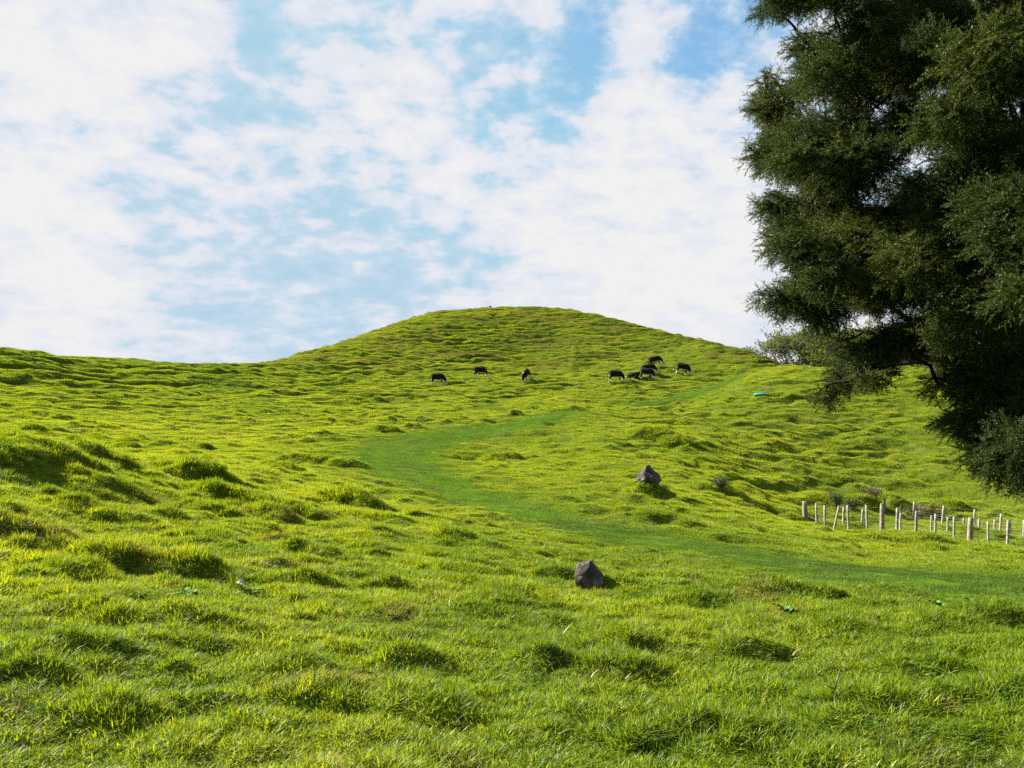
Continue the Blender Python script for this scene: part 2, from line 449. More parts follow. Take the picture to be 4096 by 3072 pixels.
def detail(x, y, zb):
    """small relief on top of the smooth terrain; returns offset, long-grass factor"""
    d = np.hypot(x, y)
    pm, apron = path_mask(x, y)
    off = np.zeros_like(x)
    # cattle terraces following the contours of the slopes
    slope_m = sstep(d, 50, 95) * 0.8 + 0.2 * sstep(d, 30, 50)
    right = sstep(np.arctan2(x, y), 0.02, 0.16) * sstep(d, 33, 42)
    slope_m = np.maximum(slope_m, 0.62 * right)
    sp = 0.80
    wob = 0.75 * fbm(x / 15.0, y / 15.0, 3, 5) + 0.24 * fbm(x / 4.5, y / 4.5, 2, 8)
    ph = zb / sp + wob
    fr = ph - np.floor(ph)
    stair = sstep(fr, 0.55, 1.0) - fr               # flat treads, steep risers
    brk = sstep(fbm(x / 9.0, zb / 1.1 + wob, 3, 15), -0.40, 0.35)
    terr = sp * stair * 1.2 * slope_m * brk
    terr += slope_m * 0.20 * fbm(x / 3.0, zb / 0.42 + wob * 0.8, 2, 18)
    off += terr * (1 - pm * 0.85)
    # rolling unevenness
    off += 0.15 * fbm(x / 2.2, y / 2.2, 3, 21) * sstep(d, 2, 14) * (1 - 0.8 * pm)
    off += 0.04 * fbm(x / 0.8, y / 0.8, 3, 25) * (1 - pm)
    # grass hummocks
    b1 = bumps(x * 0.6, y, 1.0, 0.5, 0.2, 0.45, 31) * sstep(d, 3, 9)
    b2 = bumps(x * 0.75, y, 1.9, 0.5, 0.35, 0.8, 37) * sstep(d, 22, 45) * (1 - 0.65 * slope_m)
    b0 = bumps(x * 0.6, y, 0.5, 0.45, 0.1, 0.24, 33) * (1 - sstep(d, 25, 45))
    patch = sstep(fbm(x / 12, y / 12, 2, 51), -0.5, 0.5)
    quiet = 1 - 0.65 * apron
    hum = quiet * (0.19 * b1 * (0.35 + 0.65 * patch) * (0.6 + 0.7 * sstep(d, 20, 60)) + 0.40 * b2 * (0.25 + 0.75 * patch) + 0.10 * b0 + 0.06 * np.abs(fbm(x / 1.1, y / 0.55, 3, 39)) * (1 - sstep(d, 18, 35))) * (1 - pm)
    mo = np.zeros_like(x)
    for (mx, my, rx, ry, h, rot) in MOUNDS:
        R2 = (max(rx, ry) * 2.2) ** 2
        sel = ((x - mx) ** 2 + (y - my) ** 2) < R2
        if not sel.any(): continue
        xx, yy = x[sel] - mx, y[sel] - my
        c, s = math.cos(rot), math.sin(rot)
        a = (xx * c + yy * s) / rx; b = (-xx * s + yy * c) / ry
        rr = a * a + b * b + 0.75 * fbm(xx * 1.4 / rx + mx, yy * 0.9 / ry + my, 3, 61)
        g = np.exp(-np.maximum(rr, 0) ** 1.5) * h * 0.85
        mo[sel] = np.maximum(mo[sel], g)
    long_ = np.clip(hum * 2.6 + mo * 2.2 + 0.45 * np.clip(stair, 0, 1) * slope_m * brk, 0, 1.0) * (1 - pm)
    off += hum + mo
    return off, long_ * (1 - 0.6 * apron), pm, apron

# grid: fine columns in front of the camera, coarse ones behind
a_in = np.linspace(-0.80, 0.80, 660)
a_out = np.linspace(0.80, 2 * np.pi - 0.80, 44)[1:-1]
AZ = np.concatenate([a_in, a_out])
rows = [0.7]
def spacing(d):
    if d < 12: return 0.013
    if d < 60: return 0.0048
    if d < 190: return 0.0028
    if d < 420: return 0.03
    return 0.2
while rows[-1] < 6000: rows.append(rows[-1] * (1 + spacing(rows[-1])))
RW = np.array(rows)
NR, NC = len(RW), len(AZ)
X = RW[:, None] * np.sin(AZ)[None]; Y = RW[:, None] * np.cos(AZ)[None]
ZB = base_z(X, Y)
OFF, LONG, PM, APR = detail(X, Y, ZB)
far = sstep(np.hypot(X, Y), 300, 600)
Z = ZB + OFF * (1 - far)
ZB_in = ZB[:, :660]; Z_in = Z[:, :660]; LONG_in = LONG[:, :660]; PM_in = PM[:, :660]; APR_in = APR[:, :660]
LRW = np.log(RW)
def grid_at(arr, x, y):
    d = np.clip(np.hypot(x, y), RW[0], RW[-2]); az = np.clip(np.arctan2(x, y), -0.7999, 0.7999)
    fr = np.interp(np.log(d), LRW, np.arange(NR)); fc = (az + 0.80) / 1.60 * 659
    i = np.minimum(fr.astype(int), NR - 2); j = np.minimum(fc.astype(int), 658)
    a, b = fr - i, fc - j
    return (arr[i, j] * (1 - a) * (1 - b) + arr[i + 1, j] * a * (1 - b) + arr[i, j + 1] * (1 - a) * b + arr[i + 1, j + 1] * a * b)
def ground_z(x, y): return float(grid_at(Z_in, np.array([x]), np.array([y]))[0])
def ground_n(x, y, e):
    zx = (grid_at(Z_in, x + e, y) - grid_at(Z_in, x - e, y)) / (2 * e)
    zy = (grid_at(Z_in, x, y + e) - grid_at(Z_in, x, y - e)) / (2 * e)
    n = np.stack([-zx, -zy, np.ones_like(zx)], -1)
    return n / np.linalg.norm(n, axis=-1, keepdims=True)
def ray_hit(u, v, dmin=2.0, dmax=250.0):
    """first point where the line of sight meets the ground"""
    dr = pix_dir(u, v); h = math.hypot(dr[0], dr[1])
    ds = np.exp(np.linspace(math.log(dmin), math.log(dmax), 3000))
    P = EYE + dr[None] * (ds / h)[:, None]
    g = grid_at(Z_in, P[:, 0], P[:, 1])
    k = np.argmax(g >= P[:, 2])
    return P[k] if g[k] >= P[k, 2] else None
def on_ground(u, dist):
    dr = pix_dir(u, HORIZON); h = math.hypot(dr[0], dr[1])
    x, y = dr[0] / h * dist, dr[1] / h * dist
    return x, y, ground_z(x, y)

# ------------------------------------------------------------------ materials
def material(name):
    m = bpy.data.materials.new(name); m.use_nodes = True
    return m, NT(m.node_tree)

def grass_material(name, cols, straw, trans=0.5, gloss=0.014):
    """blade colour varies by tuft (tint, dry) and by blade (bt)"""
    m, t = material(name)
    tint = t.n('ShaderNodeAttribute', attribute_type='INSTANCER', attribute_name='tint').outputs['Fac']
    dry = t.n('ShaderNodeAttribute', attribute_type='INSTANCER', attribute_name='dry').outputs['Fac']
    b = t.n('ShaderNodeAttribute', attribute_type='GEOMETRY', attribute_name='bt').outputs['Fac']
    ramp = t.n('ShaderNodeValToRGB', {0: t.math('ADD', t.math('MULTIPLY', b, 0.55), t.math('MULTIPLY', tint, 0.5))})
    cr = ramp.color_ramp
    cr.elements[0].color = (*cols[0], 1); cr.elements[1].color = (*cols[-1], 1)
    for i, c in enumerate(cols[1:-1]):
        e = cr.elements.new((i + 1) / (len(cols) - 1)); e.color = (*c, 1)
    isdry = t.smooth(t.math('ADD', b, dry), 1.01, 1.05)
    fade = t.math('MULTIPLY', t.math('MAXIMUM', t.math('SUBTRACT', dry, 0.08), 0.0), 4.5, clamp=True)
    col = t.mix(fade, ramp.outputs[0], (0.155, 0.13, 0.04, 1))     # whole tufts gone olive-brown
    col = t.mix(isdry, col, (*straw, 1))
    dif = t.n('ShaderNodeBsdfDiffuse', {0: col})
    tcol = t.mix(1.0, col, (1.15, 1.0, 0.45), 'MULTIPLY')
    tr = t.n('ShaderNodeBsdfTranslucent', {0: tcol})
    mx = t.n('ShaderNodeMixShader', {0: trans, 1: dif.outputs[0], 2: tr.outputs[0]})
    gl = t.n('ShaderNodeBsdfGlossy', {0: (1, 1, 1, 1), 'Roughness': 0.5})
    mx2 = t.n('ShaderNodeMixShader', {0: gloss, 1: mx.outputs[0], 2: gl.outputs[0]})
    t.n('ShaderNodeOutputMaterial', {0: mx2.outputs[0]})
    return m

GREENS = [(0.042, 0.110, 0.006), (0.130, 0.216, 0.007), (0.232, 0.302, 0.008), (0.335, 0.378, 0.012)]
M_grass = grass_material('pasture_grass', GREENS, (0.32, 0.26, 0.10), 0.55)
M_tussock = grass_material('long_grass', [(0.045, 0.105, 0.007), (0.11, 0.19, 0.008), (0.19, 0.26, 0.010), (0.28, 0.33, 0.014)], (0.38, 0.30, 0.16), 0.5)
M_lawn = grass_material('trodden_grass', [(0.024, 0.064, 0.005), (0.052, 0.108, 0.006), (0.11, 0.165, 0.008)], (0.28, 0.25, 0.1), 0.45)

def ground_material(name, a, b, c):
    m, t = material(name)
    pos = t.n('ShaderNodeNewGeometry').outputs['Position']
    n1 = t.noise(pos, 0.35, 6, 0.6); n2 = t.noise(pos, 6.0, 6, 0.65); n3 = t.noise(pos, 1.4, 4, 0.6)
    col = t.mix(t.smooth(n2, 0.35, 0.65), (*a, 1), (*b, 1))
    col = t.mix(t.math('MULTIPLY', t.smooth(n1, 0.5, 0.72), 0.5), col, (*c, 1))
    col = t.mix(t.math('MULTIPLY', t.smooth(n3, 0.55, 0.7), 0.35), col, (*c, 1))
    bump = t.n('ShaderNodeBump', {'Strength': 0.6, 'Distance': 0.05, 'Height': n2})
    bs = t.n('ShaderNodeBsdfDiffuse', {0: col, 'Normal': bump.outputs[0]})
    t.n('ShaderNodeOutputMaterial', {0: bs.outputs[0]})
    return m
M_ground = ground_material('pasture_turf', (0.035, 0.055, 0.007), (0.085, 0.115, 0.010), (0.10, 0.095, 0.025))
M_path = ground_material('trodden_turf', (0.04, 0.085, 0.007), (0.07, 0.125, 0.009), (0.075, 0.07, 0.025))

# ------------------------------------------------------------------ ground and path sheets
V = np.stack([X, Y, Z], -1).reshape(-1, 3)
V = np.concatenate([V, [[0, 0, float(Z[0].mean())]]])
i = np.arange(NR - 1)[:, None] * NC; j = np.arange(NC)[None]; k = (j + 1) % NC
Q = np.stack([i + j, i + k, i + NC + k, i + NC + j], -1).reshape(-1, 4)[:, ::-1]
Tc = np.stack([np.full(NC, NR * NC), np.arange(NC), (np.arange(NC) + 1) % NC], 1)[:, ::-1]
qm = PM.reshape(-1)[Q].mean(1) > 0.5
def sub(Vv, F4, F3):
    used = np.unique(np.concatenate([F4.ravel(), F3.ravel()]).astype(int))
    mp = np.zeros(len(Vv), int); mp[used] = np.arange(len(used))
    return Vv[used], [mp[F4], mp[F3]] if len(F3) else [mp[F4]]
gv, gf = sub(V, Q[~qm], Tc)
ground = link('ground', np_mesh('ground', gv, gf), M_ground); tag(ground, 'rolling green pasture rising to the terraced hill', kind='structure')
pv, pf = sub(V, Q[qm], np.zeros((0, 3), int))
path = link('path', np_mesh('path', pv, pf), M_path); tag(path, 'winding trodden path of short darker grass up the hill', kind='structure')

# ------------------------------------------------------------------ instancing through geometry nodes (grass, leaves)
def scatter(name, pos, rot, scl, idx, tint, dry, sources, mat_count=1):
    me = bpy.data.meshes.new(name)
    n = len(pos)
    me.vertices.add(n); me.vertices.foreach_set('co', np.asarray(pos, np.float32).ravel())
    def put(nm, typ, data, key):
        at = me.attributes.new(nm, typ, 'POINT'); at.data.foreach_set(key, np.ascontiguousarray(data).ravel())
    put('rot', 'FLOAT_VECTOR', np.asarray(rot, np.float32), 'vector')
    put('scl', 'FLOAT_VECTOR', np.asarray(scl, np.float32), 'vector')
    put('idx', 'INT', np.asarray(idx, np.int32), 'value')
    put('tint', 'FLOAT', np.asarray(tint, np.float32), 'value')
    put('dry', 'FLOAT', np.asarray(dry, np.float32), 'value')
    o = bpy.data.objects.new(name, me); COL.objects.link(o)
    coll = bpy.data.collections.new(name + '_sources')
    for s in sources:
        coll.objects.link(s)
    ng = bpy.data.node_groups.new(name + '_scatter', 'GeometryNodeTree')
    ng.interface.new_socket('Geometry', in_out='INPUT', socket_type='NodeSocketGeometry')
    ng.interface.new_socket('Geometry', in_out='OUTPUT', socket_type='NodeSocketGeometry')
    N_ = ng.nodes; L = ng.links
    gi = N_.new('NodeGroupInput'); go = N_.new('NodeGroupOutput')
    iop = N_.new('GeometryNodeInstanceOnPoints')
    ci = N_.new('GeometryNodeCollectionInfo'); ci.inputs['Collection'].default_value = coll
    ci.inputs['Separate Children'].default_value = True; ci.inputs['Reset Children'].default_value = True
    def na(nm, typ):
        nd = N_.new('GeometryNodeInputNamedAttribute'); nd.data_type = typ; nd.inputs[0].default_value = nm
        return nd.outputs[0]
    m2p = N_.new('GeometryNodeMeshToPoints')
    L.new(gi.outputs[0], m2p.inputs[0]); L.new(m2p.outputs[0], iop.inputs['Points'])
    L.new(ci.outputs[0], iop.inputs['Instance']); iop.inputs['Pick Instance'].default_value = True
    L.new(na('idx', 'INT'), iop.inputs['Instance Index'])
    L.new(na('rot', 'FLOAT_VECTOR'), iop.inputs['Rotation']); L.new(na('scl', 'FLOAT_VECTOR'), iop.inputs['Scale'])
    L.new(iop.outputs[0], go.inputs[0])
    md = o.modifiers.new('scatter', 'NODES'); md.node_group = ng
    return o

def euler_from(xa, ya, za):
    """columns of rotation matrices -> XYZ euler"""
    ry = np.arcsin(np.clip(-xa[:, 2], -1, 1)); rx = np.arctan2(ya[:, 2], za[:, 2]); rz = np.arctan2(xa[:, 1], xa[:, 0])
    return np.stack([rx, ry, rz], -1)
def frame(normal, spin):
    """z axis = normal, spun by angle"""
    t = np.stack([np.cos(spin), np.sin(spin), np.zeros_like(spin)], -1)
    x = t - normal * (t * normal).sum(-1, keepdims=True); x /= np.linalg.norm(x, axis=-1, keepdims=True)
    return euler_from(x, np.cross(normal, x), normal)

def tuft_mesh(name, nb, radius, lmin, lmax, width, lean, segs, r, curl=1.8, vb=1.0):
    """one tuft of grass blades; segs rings per blade"""
    ang = r.uniform(0, 2 * np.pi, nb); rad = radius * np.sqrt(r.uniform(0, 1, nb))
    bx, by = rad * np.cos(ang), rad * np.sin(ang)
    out = ang + r.normal(0, 1.1, nb)
    L = r.uniform(lmin, lmax, nb) * (1 - 0.25 * (rad / radius)); ln = np.abs(r.normal(lean, lean * 0.5, nb)) + 0.05
    ln = np.minimum(ln, 1.35)
    wdt = width * r.uniform(0.6, 1.3, nb); face = out + np.pi / 2 + r.normal(0, 0.5, nb)
    bt = 0.5 + (r.uniform(0, 1, nb) - 0.5) * vb
    verts, quads, tris, val = [], [], [], []
    for b in range(nb):
        n0 = len(verts); dx, dy = math.cos(out[b]), math.sin(out[b]); fx, fy = math.cos(face[b]), math.sin(face[b])
        for s in range(segs):
            t = s / segs
            hz = L[b] * math.sin(ln[b]) * t ** curl
            z = L[b] * (t * math.cos(ln[b] * 0.6) - 0.35 * math.sin(ln[b]) * t ** 2.5) - 0.012
            w = wdt[b] * (1 - 0.55 * t ** 1.5) * 0.5
            cx, cy_ = bx[b] + dx * hz, by[b] + dy * hz
            verts += [(cx - fx * w, cy_ - fy * w, z), (cx + fx * w, cy_ + fy * w, z)]
            if s: quads.append((n0 + 2 * s - 2, n0 + 2 * s - 1, n0 + 2 * s + 1, n0 + 2 * s))
        hz = L[b] * math.sin(ln[b]); z = L[b] * (math.cos(ln[b] * 0.6) - 0.35 * math.sin(ln[b]))
        verts.append((bx[b] + dx * hz, by[b] + dy * hz, z))
        e = len(verts) - 1
        tris.append((e - 2, e - 1, e)); val += [bt[b]] * (2 * segs + 1)
    me = np_mesh(name, np.array(verts), [np.array(quads, int).reshape(-1, 4), np.array(tris, int)])
    at = me.attributes.new('bt', 'FLOAT', 'POINT'); at.data.foreach_set('value', np.array(val, np.float32))
    return me
def sources(name, mat, variants, **kw):
    out = []
    for v in range(variants):
        me = tuft_mesh(name, r=np.random.default_rng(100 + v + len(name) * 13), **kw); me.materials.append(mat)
        out.append(bpy.data.objects.new(name, me))
    return out

AZG = 0.70
def band(d0, d1, dens):
    n = int(AZG * (d1 * d1 - d0 * d0) * dens)
    d = np.sqrt(rng.uniform(d0 * d0, d1 * d1, n)); a = rng.uniform(-AZG, AZG, n)
    return d * np.sin(a), d * np.cos(a), d
def tint_at(x, y, long_):     # 0 lush dark green, 1 light yellow-green
    t = 0.34 + 0.30 * sstep(np.hypot(x, y), 7, 30) + 0.42 * fbm(x / 2.2, y / 2.2, 3, 73) * (1 - sstep(np.hypot(x, y), 12, 30)) + 0.34 * fbm(x / 9, y / 9, 3, 71) + 0.20 * fbm(x / 1.3, y / 1.3, 2, 75)
    dark = sstep(np.hypot(x, y), 85, 120) * sstep(fbm(x / 14, y / 9, 3, 88), 0.05, 0.5)
    ridge = sstep(-np.arctan2(x, y), 0.15, 0.4) * sstep(np.hypot(x, y), 62, 90)
    return t - 0.45 * dark - 0.28 * ridge
def dry_at(x, y):
    d = np.hypot(x, y)
    hill = sstep(d, 88, 125) * sstep(fbm(x / 12, y / 5, 4, 81, 0.6), -0.25, 0.40)
    return 0.025 + 0.22 * hill + 0.14 * sstep(fbm(x / 1.6, y / 1.6, 3, 85), 0.25, 0.8)

def grass_band(name, d0, d1, dens, src, hscale, tv=0.12, eps=0.1, visible_only=True):
    x, y, d = band(d0, d1, dens)
    pm = grid_at(PM_in, x, y); lg = grid_at(LONG_in, x, y); z = grid_at(Z_in, x, y)
    keep = pm < 0.30 + 0.62 * rng.uniform(0, 1, len(x))
    if visible_only:   # drop the far side of the hill
        zb2 = grid_at(ZB_in, x * 1.02, y * 1.02); el = (z - 1.6) / d; el2 = (zb2 - 1.6) / (d * 1.02)
        keep &= ~((d > 90) & (el2 < el - 0.006))
    x, y, z, d, lg, pm = [a[keep] for a in (x, y, z, d, lg, pm)]
    n = len(x)
    nrm = ground_n(x, y, eps); nrm[:, 2] += 0.5; nrm /= np.linalg.norm(nrm, axis=1, keepdims=True)
    h = hscale * (0.62 + 0.9 * lg + 0.38 * fbm(x / 0.55, y / 0.55, 2, 95)) * rng.uniform(0.75, 1.25, n) * (1 - 0.6 * pm)
    ap = grid_at(APR_in, x, y)
    h = np.clip(h * (1 - 0.35 * ap), 0.2, 3)
    w = rng.uniform(0.8, 1.2, n)
    scl = np.stack([w * (0.75 + 0.25 * h), w * (0.75 + 0.25 * h), h], -1)
    o = scatter(name, np.stack([x, y, z], -1), frame(nrm, rng.uniform(0, 6.28, n)), scl, rng.integers(0, len(src), n),
                np.clip(tint_at(x, y, lg) + rng.normal(0, 1, n) * tv - 0.22 * lg - 0.26 * ap, 0, 1), dry_at(x, y), src)
    tag(o, kind='stuff')
    return o
def lawn_band(name, d0, d1, dens, src, hscale, eps=0.1):
    x, y, d = band(d0, d1, dens)
    pm = grid_at(PM_in, x, y); keep = (pm > 0.12 + 0.6 * rng.uniform(0, 1, len(x))) & (fbm(x / 0.7, y / 0.7, 3, 78, 0.7) + rng.normal(0, 0.15, len(x)) > -0.42)
    x, y = x[keep], y[keep]; n = len(x); z = grid_at(Z_in, x, y)
    h = hscale * rng.uniform(0.7, 1.2, n)
    o = scatter(name, np.stack([x, y, z], -1), frame(ground_n(x, y, eps), rng.uniform(0, 6.28, n)), np.stack([np.ones(n), np.ones(n), h], -1),
                rng.integers(0, len(src), n), np.clip(0.42 + 0.45 * fbm(x / 3, y / 3, 3, 77) + 0.28 * (1 - pm[keep]), 0, 1), 0.02 + 0 * x, src)
    tag(o, kind='stuff')
    return o

sA = sources('near_blades', M_grass, 6, nb=20, radius=0.065, lmin=0.045, lmax=0.125, width=0.0078, lean=0.75, segs=3)
sB = sources('mid_blades', M_grass, 6, nb=40, radius=0.14, lmin=0.05, lmax=0.14, width=0.009, lean=0.65, segs=2)
sC = sources('farther_blades', M_grass, 5, nb=110, radius=0.30, lmin=0.06, lmax=0.14, width=0.014, lean=0.6, segs=1, vb=0.7)
sD = sources('hill_blades', M_grass, 5, nb=220, radius=0.55, lmin=0.06, lmax=0.15, width=0.022, lean=0.6, segs=1, vb=0.45)
tag(grass_band('grass', 1.6, 8.8, 520, sA, 1.0, tv=0.28, eps=0.05), 'bright green pasture grass in the foreground')
tag(grass_band('grass', 8.2, 20.5, 145, sB, 1.0, tv=0.18, eps=0.08), 'pasture grass around the near boulder and left bank')
tag(grass_band('grass', 19, 50, 28, sC, 1.0, tv=0.08, eps=0.12), 'pasture grass around the far boulder and fences')
tag(grass_band('grass', 47, 185, 5.0, sD, 1.0, tv=0.05, eps=0.25), 'pasture grass covering the hill')
lB = sources('path_blades', M_lawn, 4, nb=60, radius=0.16, lmin=0.02, lmax=0.05, width=0.007, lean=0.7, segs=1)
lC = sources('path_far_blades', M_lawn, 4, nb=90, radius=0.35, lmin=0.03, lmax=0.06, width=0.018, lean=0.7, segs=1)
tag(lawn_band('path_grass', 8, 24, 90, lB, 1.0, 0.1), 'short dark grass on the near path')
tag(lawn_band('path_grass', 22, 110, 10, lC, 1.0, 0.2), 'short dark grass on the far path')

# long-grass tussocks growing on the hummocks
def tussocks():
    src = sources('tussock_blades', M_tussock, 5, nb=70, radius=0.10, lmin=0.16, lmax=0.34, width=0.0085, lean=0.75, segs=3, curl=2.0)
    srcf = sources('far_tussock_blades', M_tussock, 5, nb=60, radius=0.18, lmin=0.18, lmax=0.36, width=0.026, lean=0.7, segs=2, curl=2.0)
    for (nm, d0, d1, dens, s, thr, lab) in (('tall_grass', 3.5, 26, 26, src, 0.16, 'longer grass tufts on the near mounds'),
                                       ('tall_grass', 24, 175, 3.0, srcf, 0.15, 'darker grass tussocks dotted over the hill')):
        x, y, d = band(d0, d1, dens)
        lg = grid_at(LONG_in, x, y) ; z = grid_at(Z_in, x, y); pm = grid_at(PM_in, x, y)
        clump = fbm(x / 0.45, y / 0.45, 2, 99) + 0.5 * fbm(x / 3, y / 3, 2, 98)
        keep = ((lg + rng.normal(0, 0.05, len(x)) > thr) | ((clump > 0.72) & (d < 26))) & (pm < 0.3)
        x, y, z, lg = x[keep], y[keep], z[keep], lg[keep]; n = len(x)
        nrm = ground_n(x, y, 0.1); nrm[:, 2] += 0.6; nrm /= np.linalg.norm(nrm, axis=1, keepdims=True)
        h = (0.42 + 0.55 * lg) * rng.uniform(0.7, 1.2, n)
        scl = np.stack([h, h, h], -1)
        o = scatter(nm, np.stack([x, y, z], -1), frame(nrm, rng.uniform(0, 6.28, n)), scl, rng.integers(0, 5, n),
                    np.clip(tint_at(x, y, lg) - 0.1 + rng.normal(0, 0.12, n), 0, 1), dry_at(x, y) * 0.6, s)
        tag(o, lab, kind='stuff')
tussocks()

# ------------------------------------------------------------------ shared materials of the things
def plain(name, a, b, scale=8.0, rough=0.8, bump=0.3, detail=6, spec=0.3):
    m, t = material(name)
    pos = t.n('ShaderNodeTexCoord').outputs['Object']
    n = t.noise(pos, scale, detail, 0.6)
    col = t.mix(t.smooth(n, 0.35, 0.65), (*a, 1), (*b, 1))
    bn = t.n('ShaderNodeBump', {'Strength': bump, 'Distance': 0.02, 'Height': n}).outputs[0]
    bs = t.n('ShaderNodeBsdfPrincipled', {'Base Color': col, 'Roughness': rough, 'Specular IOR Level': spec, 'Normal': bn})
    t.n('ShaderNodeOutputMaterial', {0: bs.outputs[0]})
    return m
M_black = plain('black_hide', (0.006, 0.0055, 0.0055), (0.010, 0.009, 0.008), 5, 0.75, 0.1, spec=0.1)
M_white = plain('white_hide', (0.50, 0.47, 0.42), (0.38, 0.35, 0.30), 9, 0.9, 0.1)
M_muzzle = plain('muzzle_skin', (0.30, 0.20, 0.17), (0.12, 0.08, 0.07), 20, 0.6, 0.1)
M_hoof = plain('hoof_horn', (0.05, 0.045, 0.04), (0.09, 0.08, 0.07), 20, 0.6, 0.1)
M_post = plain('weathered_post_wood', (0.12, 0.10, 0.07), (0.24, 0.21, 0.165), 9, 0.95, 0.6)
M_batten = plain('silvered_batten_wood', (0.30, 0.275, 0.235), (0.17, 0.15, 0.12), 14, 0.95, 0.5)
M_wire = plain('galvanised_wire', (0.26, 0.26, 0.26), (0.20, 0.20, 0.20), 30, 0.6, 0.0)
M_bark = plain('stringy_bark', (0.010, 0.008, 0.0065), (0.020, 0.016, 0.013), 7, 1.0, 0.8, spec=0.03)
M_greybark = plain('grey_bare_bark', (0.155, 0.14, 0.095), (0.10, 0.09, 0.06), 3, 0.95, 0.3)
M_twig = plain('dry_twig_bark', (0.10, 0.075, 0.045), (0.17, 0.135, 0.085), 20, 0.9, 0.3)
M_teal = plain('teal_plastic', (0.008, 0.22, 0.20), (0.010, 0.27, 0.24), 4, 0.5, 0.02)
M_moss = plain('post_top_moss', (0.10, 0.15, 0.02), (0.16, 0.2, 0.03), 30, 1.0, 0.5)

def rock_material(name, k=1.0):
    m, t = material(name)
    pos = t.n('ShaderNodeTexCoord').outputs['Object']
    n1 = t.noise(pos, 3.0, 8, 0.65, 0.4); n2 = t.noise(pos, 11.0, 8, 0.7); n3 = t.noise(pos, 5.0, 10, 0.68, 0.2)
    col = t.mix(t.smooth(n1, 0.36, 0.66), (0.045, 0.036, 0.036, 1), (0.15, 0.125, 0.115, 1))
    col = t.mix(t.math('MULTIPLY', t.smooth(n3, 0.54, 0.64), 0.85), col, (0.34, 0.35, 0.33, 1))     # grey lichen
    col = t.mix(t.math('MULTIPLY', t.smooth(n2, 0.62, 0.74), 0.5), col, (0.30, 0.27, 0.15, 1))      # ochre lichen
    col = t.mix(t.smooth(n2, 0.30, 0.40), (0.02, 0.018, 0.018, 1), col)                             # pits
    col = t.mix(1.0, col, (k, k, k * 0.95), 'MULTIPLY')
    bn = t.n('ShaderNodeBump', {'Strength': 0.9, 'Distance': 0.05, 'Height': t.math('ADD', n1, t.math('MULTIPLY', n2, 0.6))}).outputs[0]
    bs = t.n('ShaderNodeBsdfPrincipled', {'Base Color': col, 'Roughness': 0.95, 'Specular IOR Level': 0.15, 'Normal': bn})
    t.n('ShaderNodeOutputMaterial', {0: bs.outputs[0]})
    return m
M_rock = rock_material('lichened_lava_rock', 0.55)
M_rock2 = rock_material('pale_lichened_rock', 0.8)
M_darkrock = rock_material('dark_lava_rock', 0.4)

def leaf_material(name, cols, trans=0.3, gloss=0.06, rough=0.4):
    m, t = material(name)
    b = t.n('ShaderNodeAttribute', attribute_type='GEOMETRY', attribute_name='bt').outputs['Fac']
    tint = t.n('ShaderNodeAttribute', attribute_type='INSTANCER', attribute_name='tint').outputs['Fac']
    ramp = t.n('ShaderNodeValToRGB', {0: t.math('ADD', t.math('MULTIPLY', b, 0.5), t.math('MULTIPLY', tint, 0.5))})
    cr = ramp.color_ramp
    cr.elements[0].color = (*cols[0], 1); cr.elements[1].color = (*cols[-1], 1)
    for i, c in enumerate(cols[1:-1]):
        cr.elements.new((i + 1) / (len(cols) - 1)).color = (*c, 1)
    dif = t.n('ShaderNodeBsdfDiffuse', {0: ramp.outputs[0]})
    tr = t.n('ShaderNodeBsdfTranslucent', {0: t.mix(1.0, ramp.outputs[0], (1.2, 1.1, 0.5), 'MULTIPLY')})
    mx = t.n('ShaderNodeMixShader', {0: trans, 1: dif.outputs[0], 2: tr.outputs[0]})
    gl = t.n('ShaderNodeBsdfGlossy', {0: (1, 1, 1, 1), 'Roughness': rough})
    mx2 = t.n('ShaderNodeMixShader', {0: gloss, 1: mx.outputs[0], 2: gl.outputs[0]})
    t.n('ShaderNodeOutputMaterial', {0: mx2.outputs[0]})
    return m

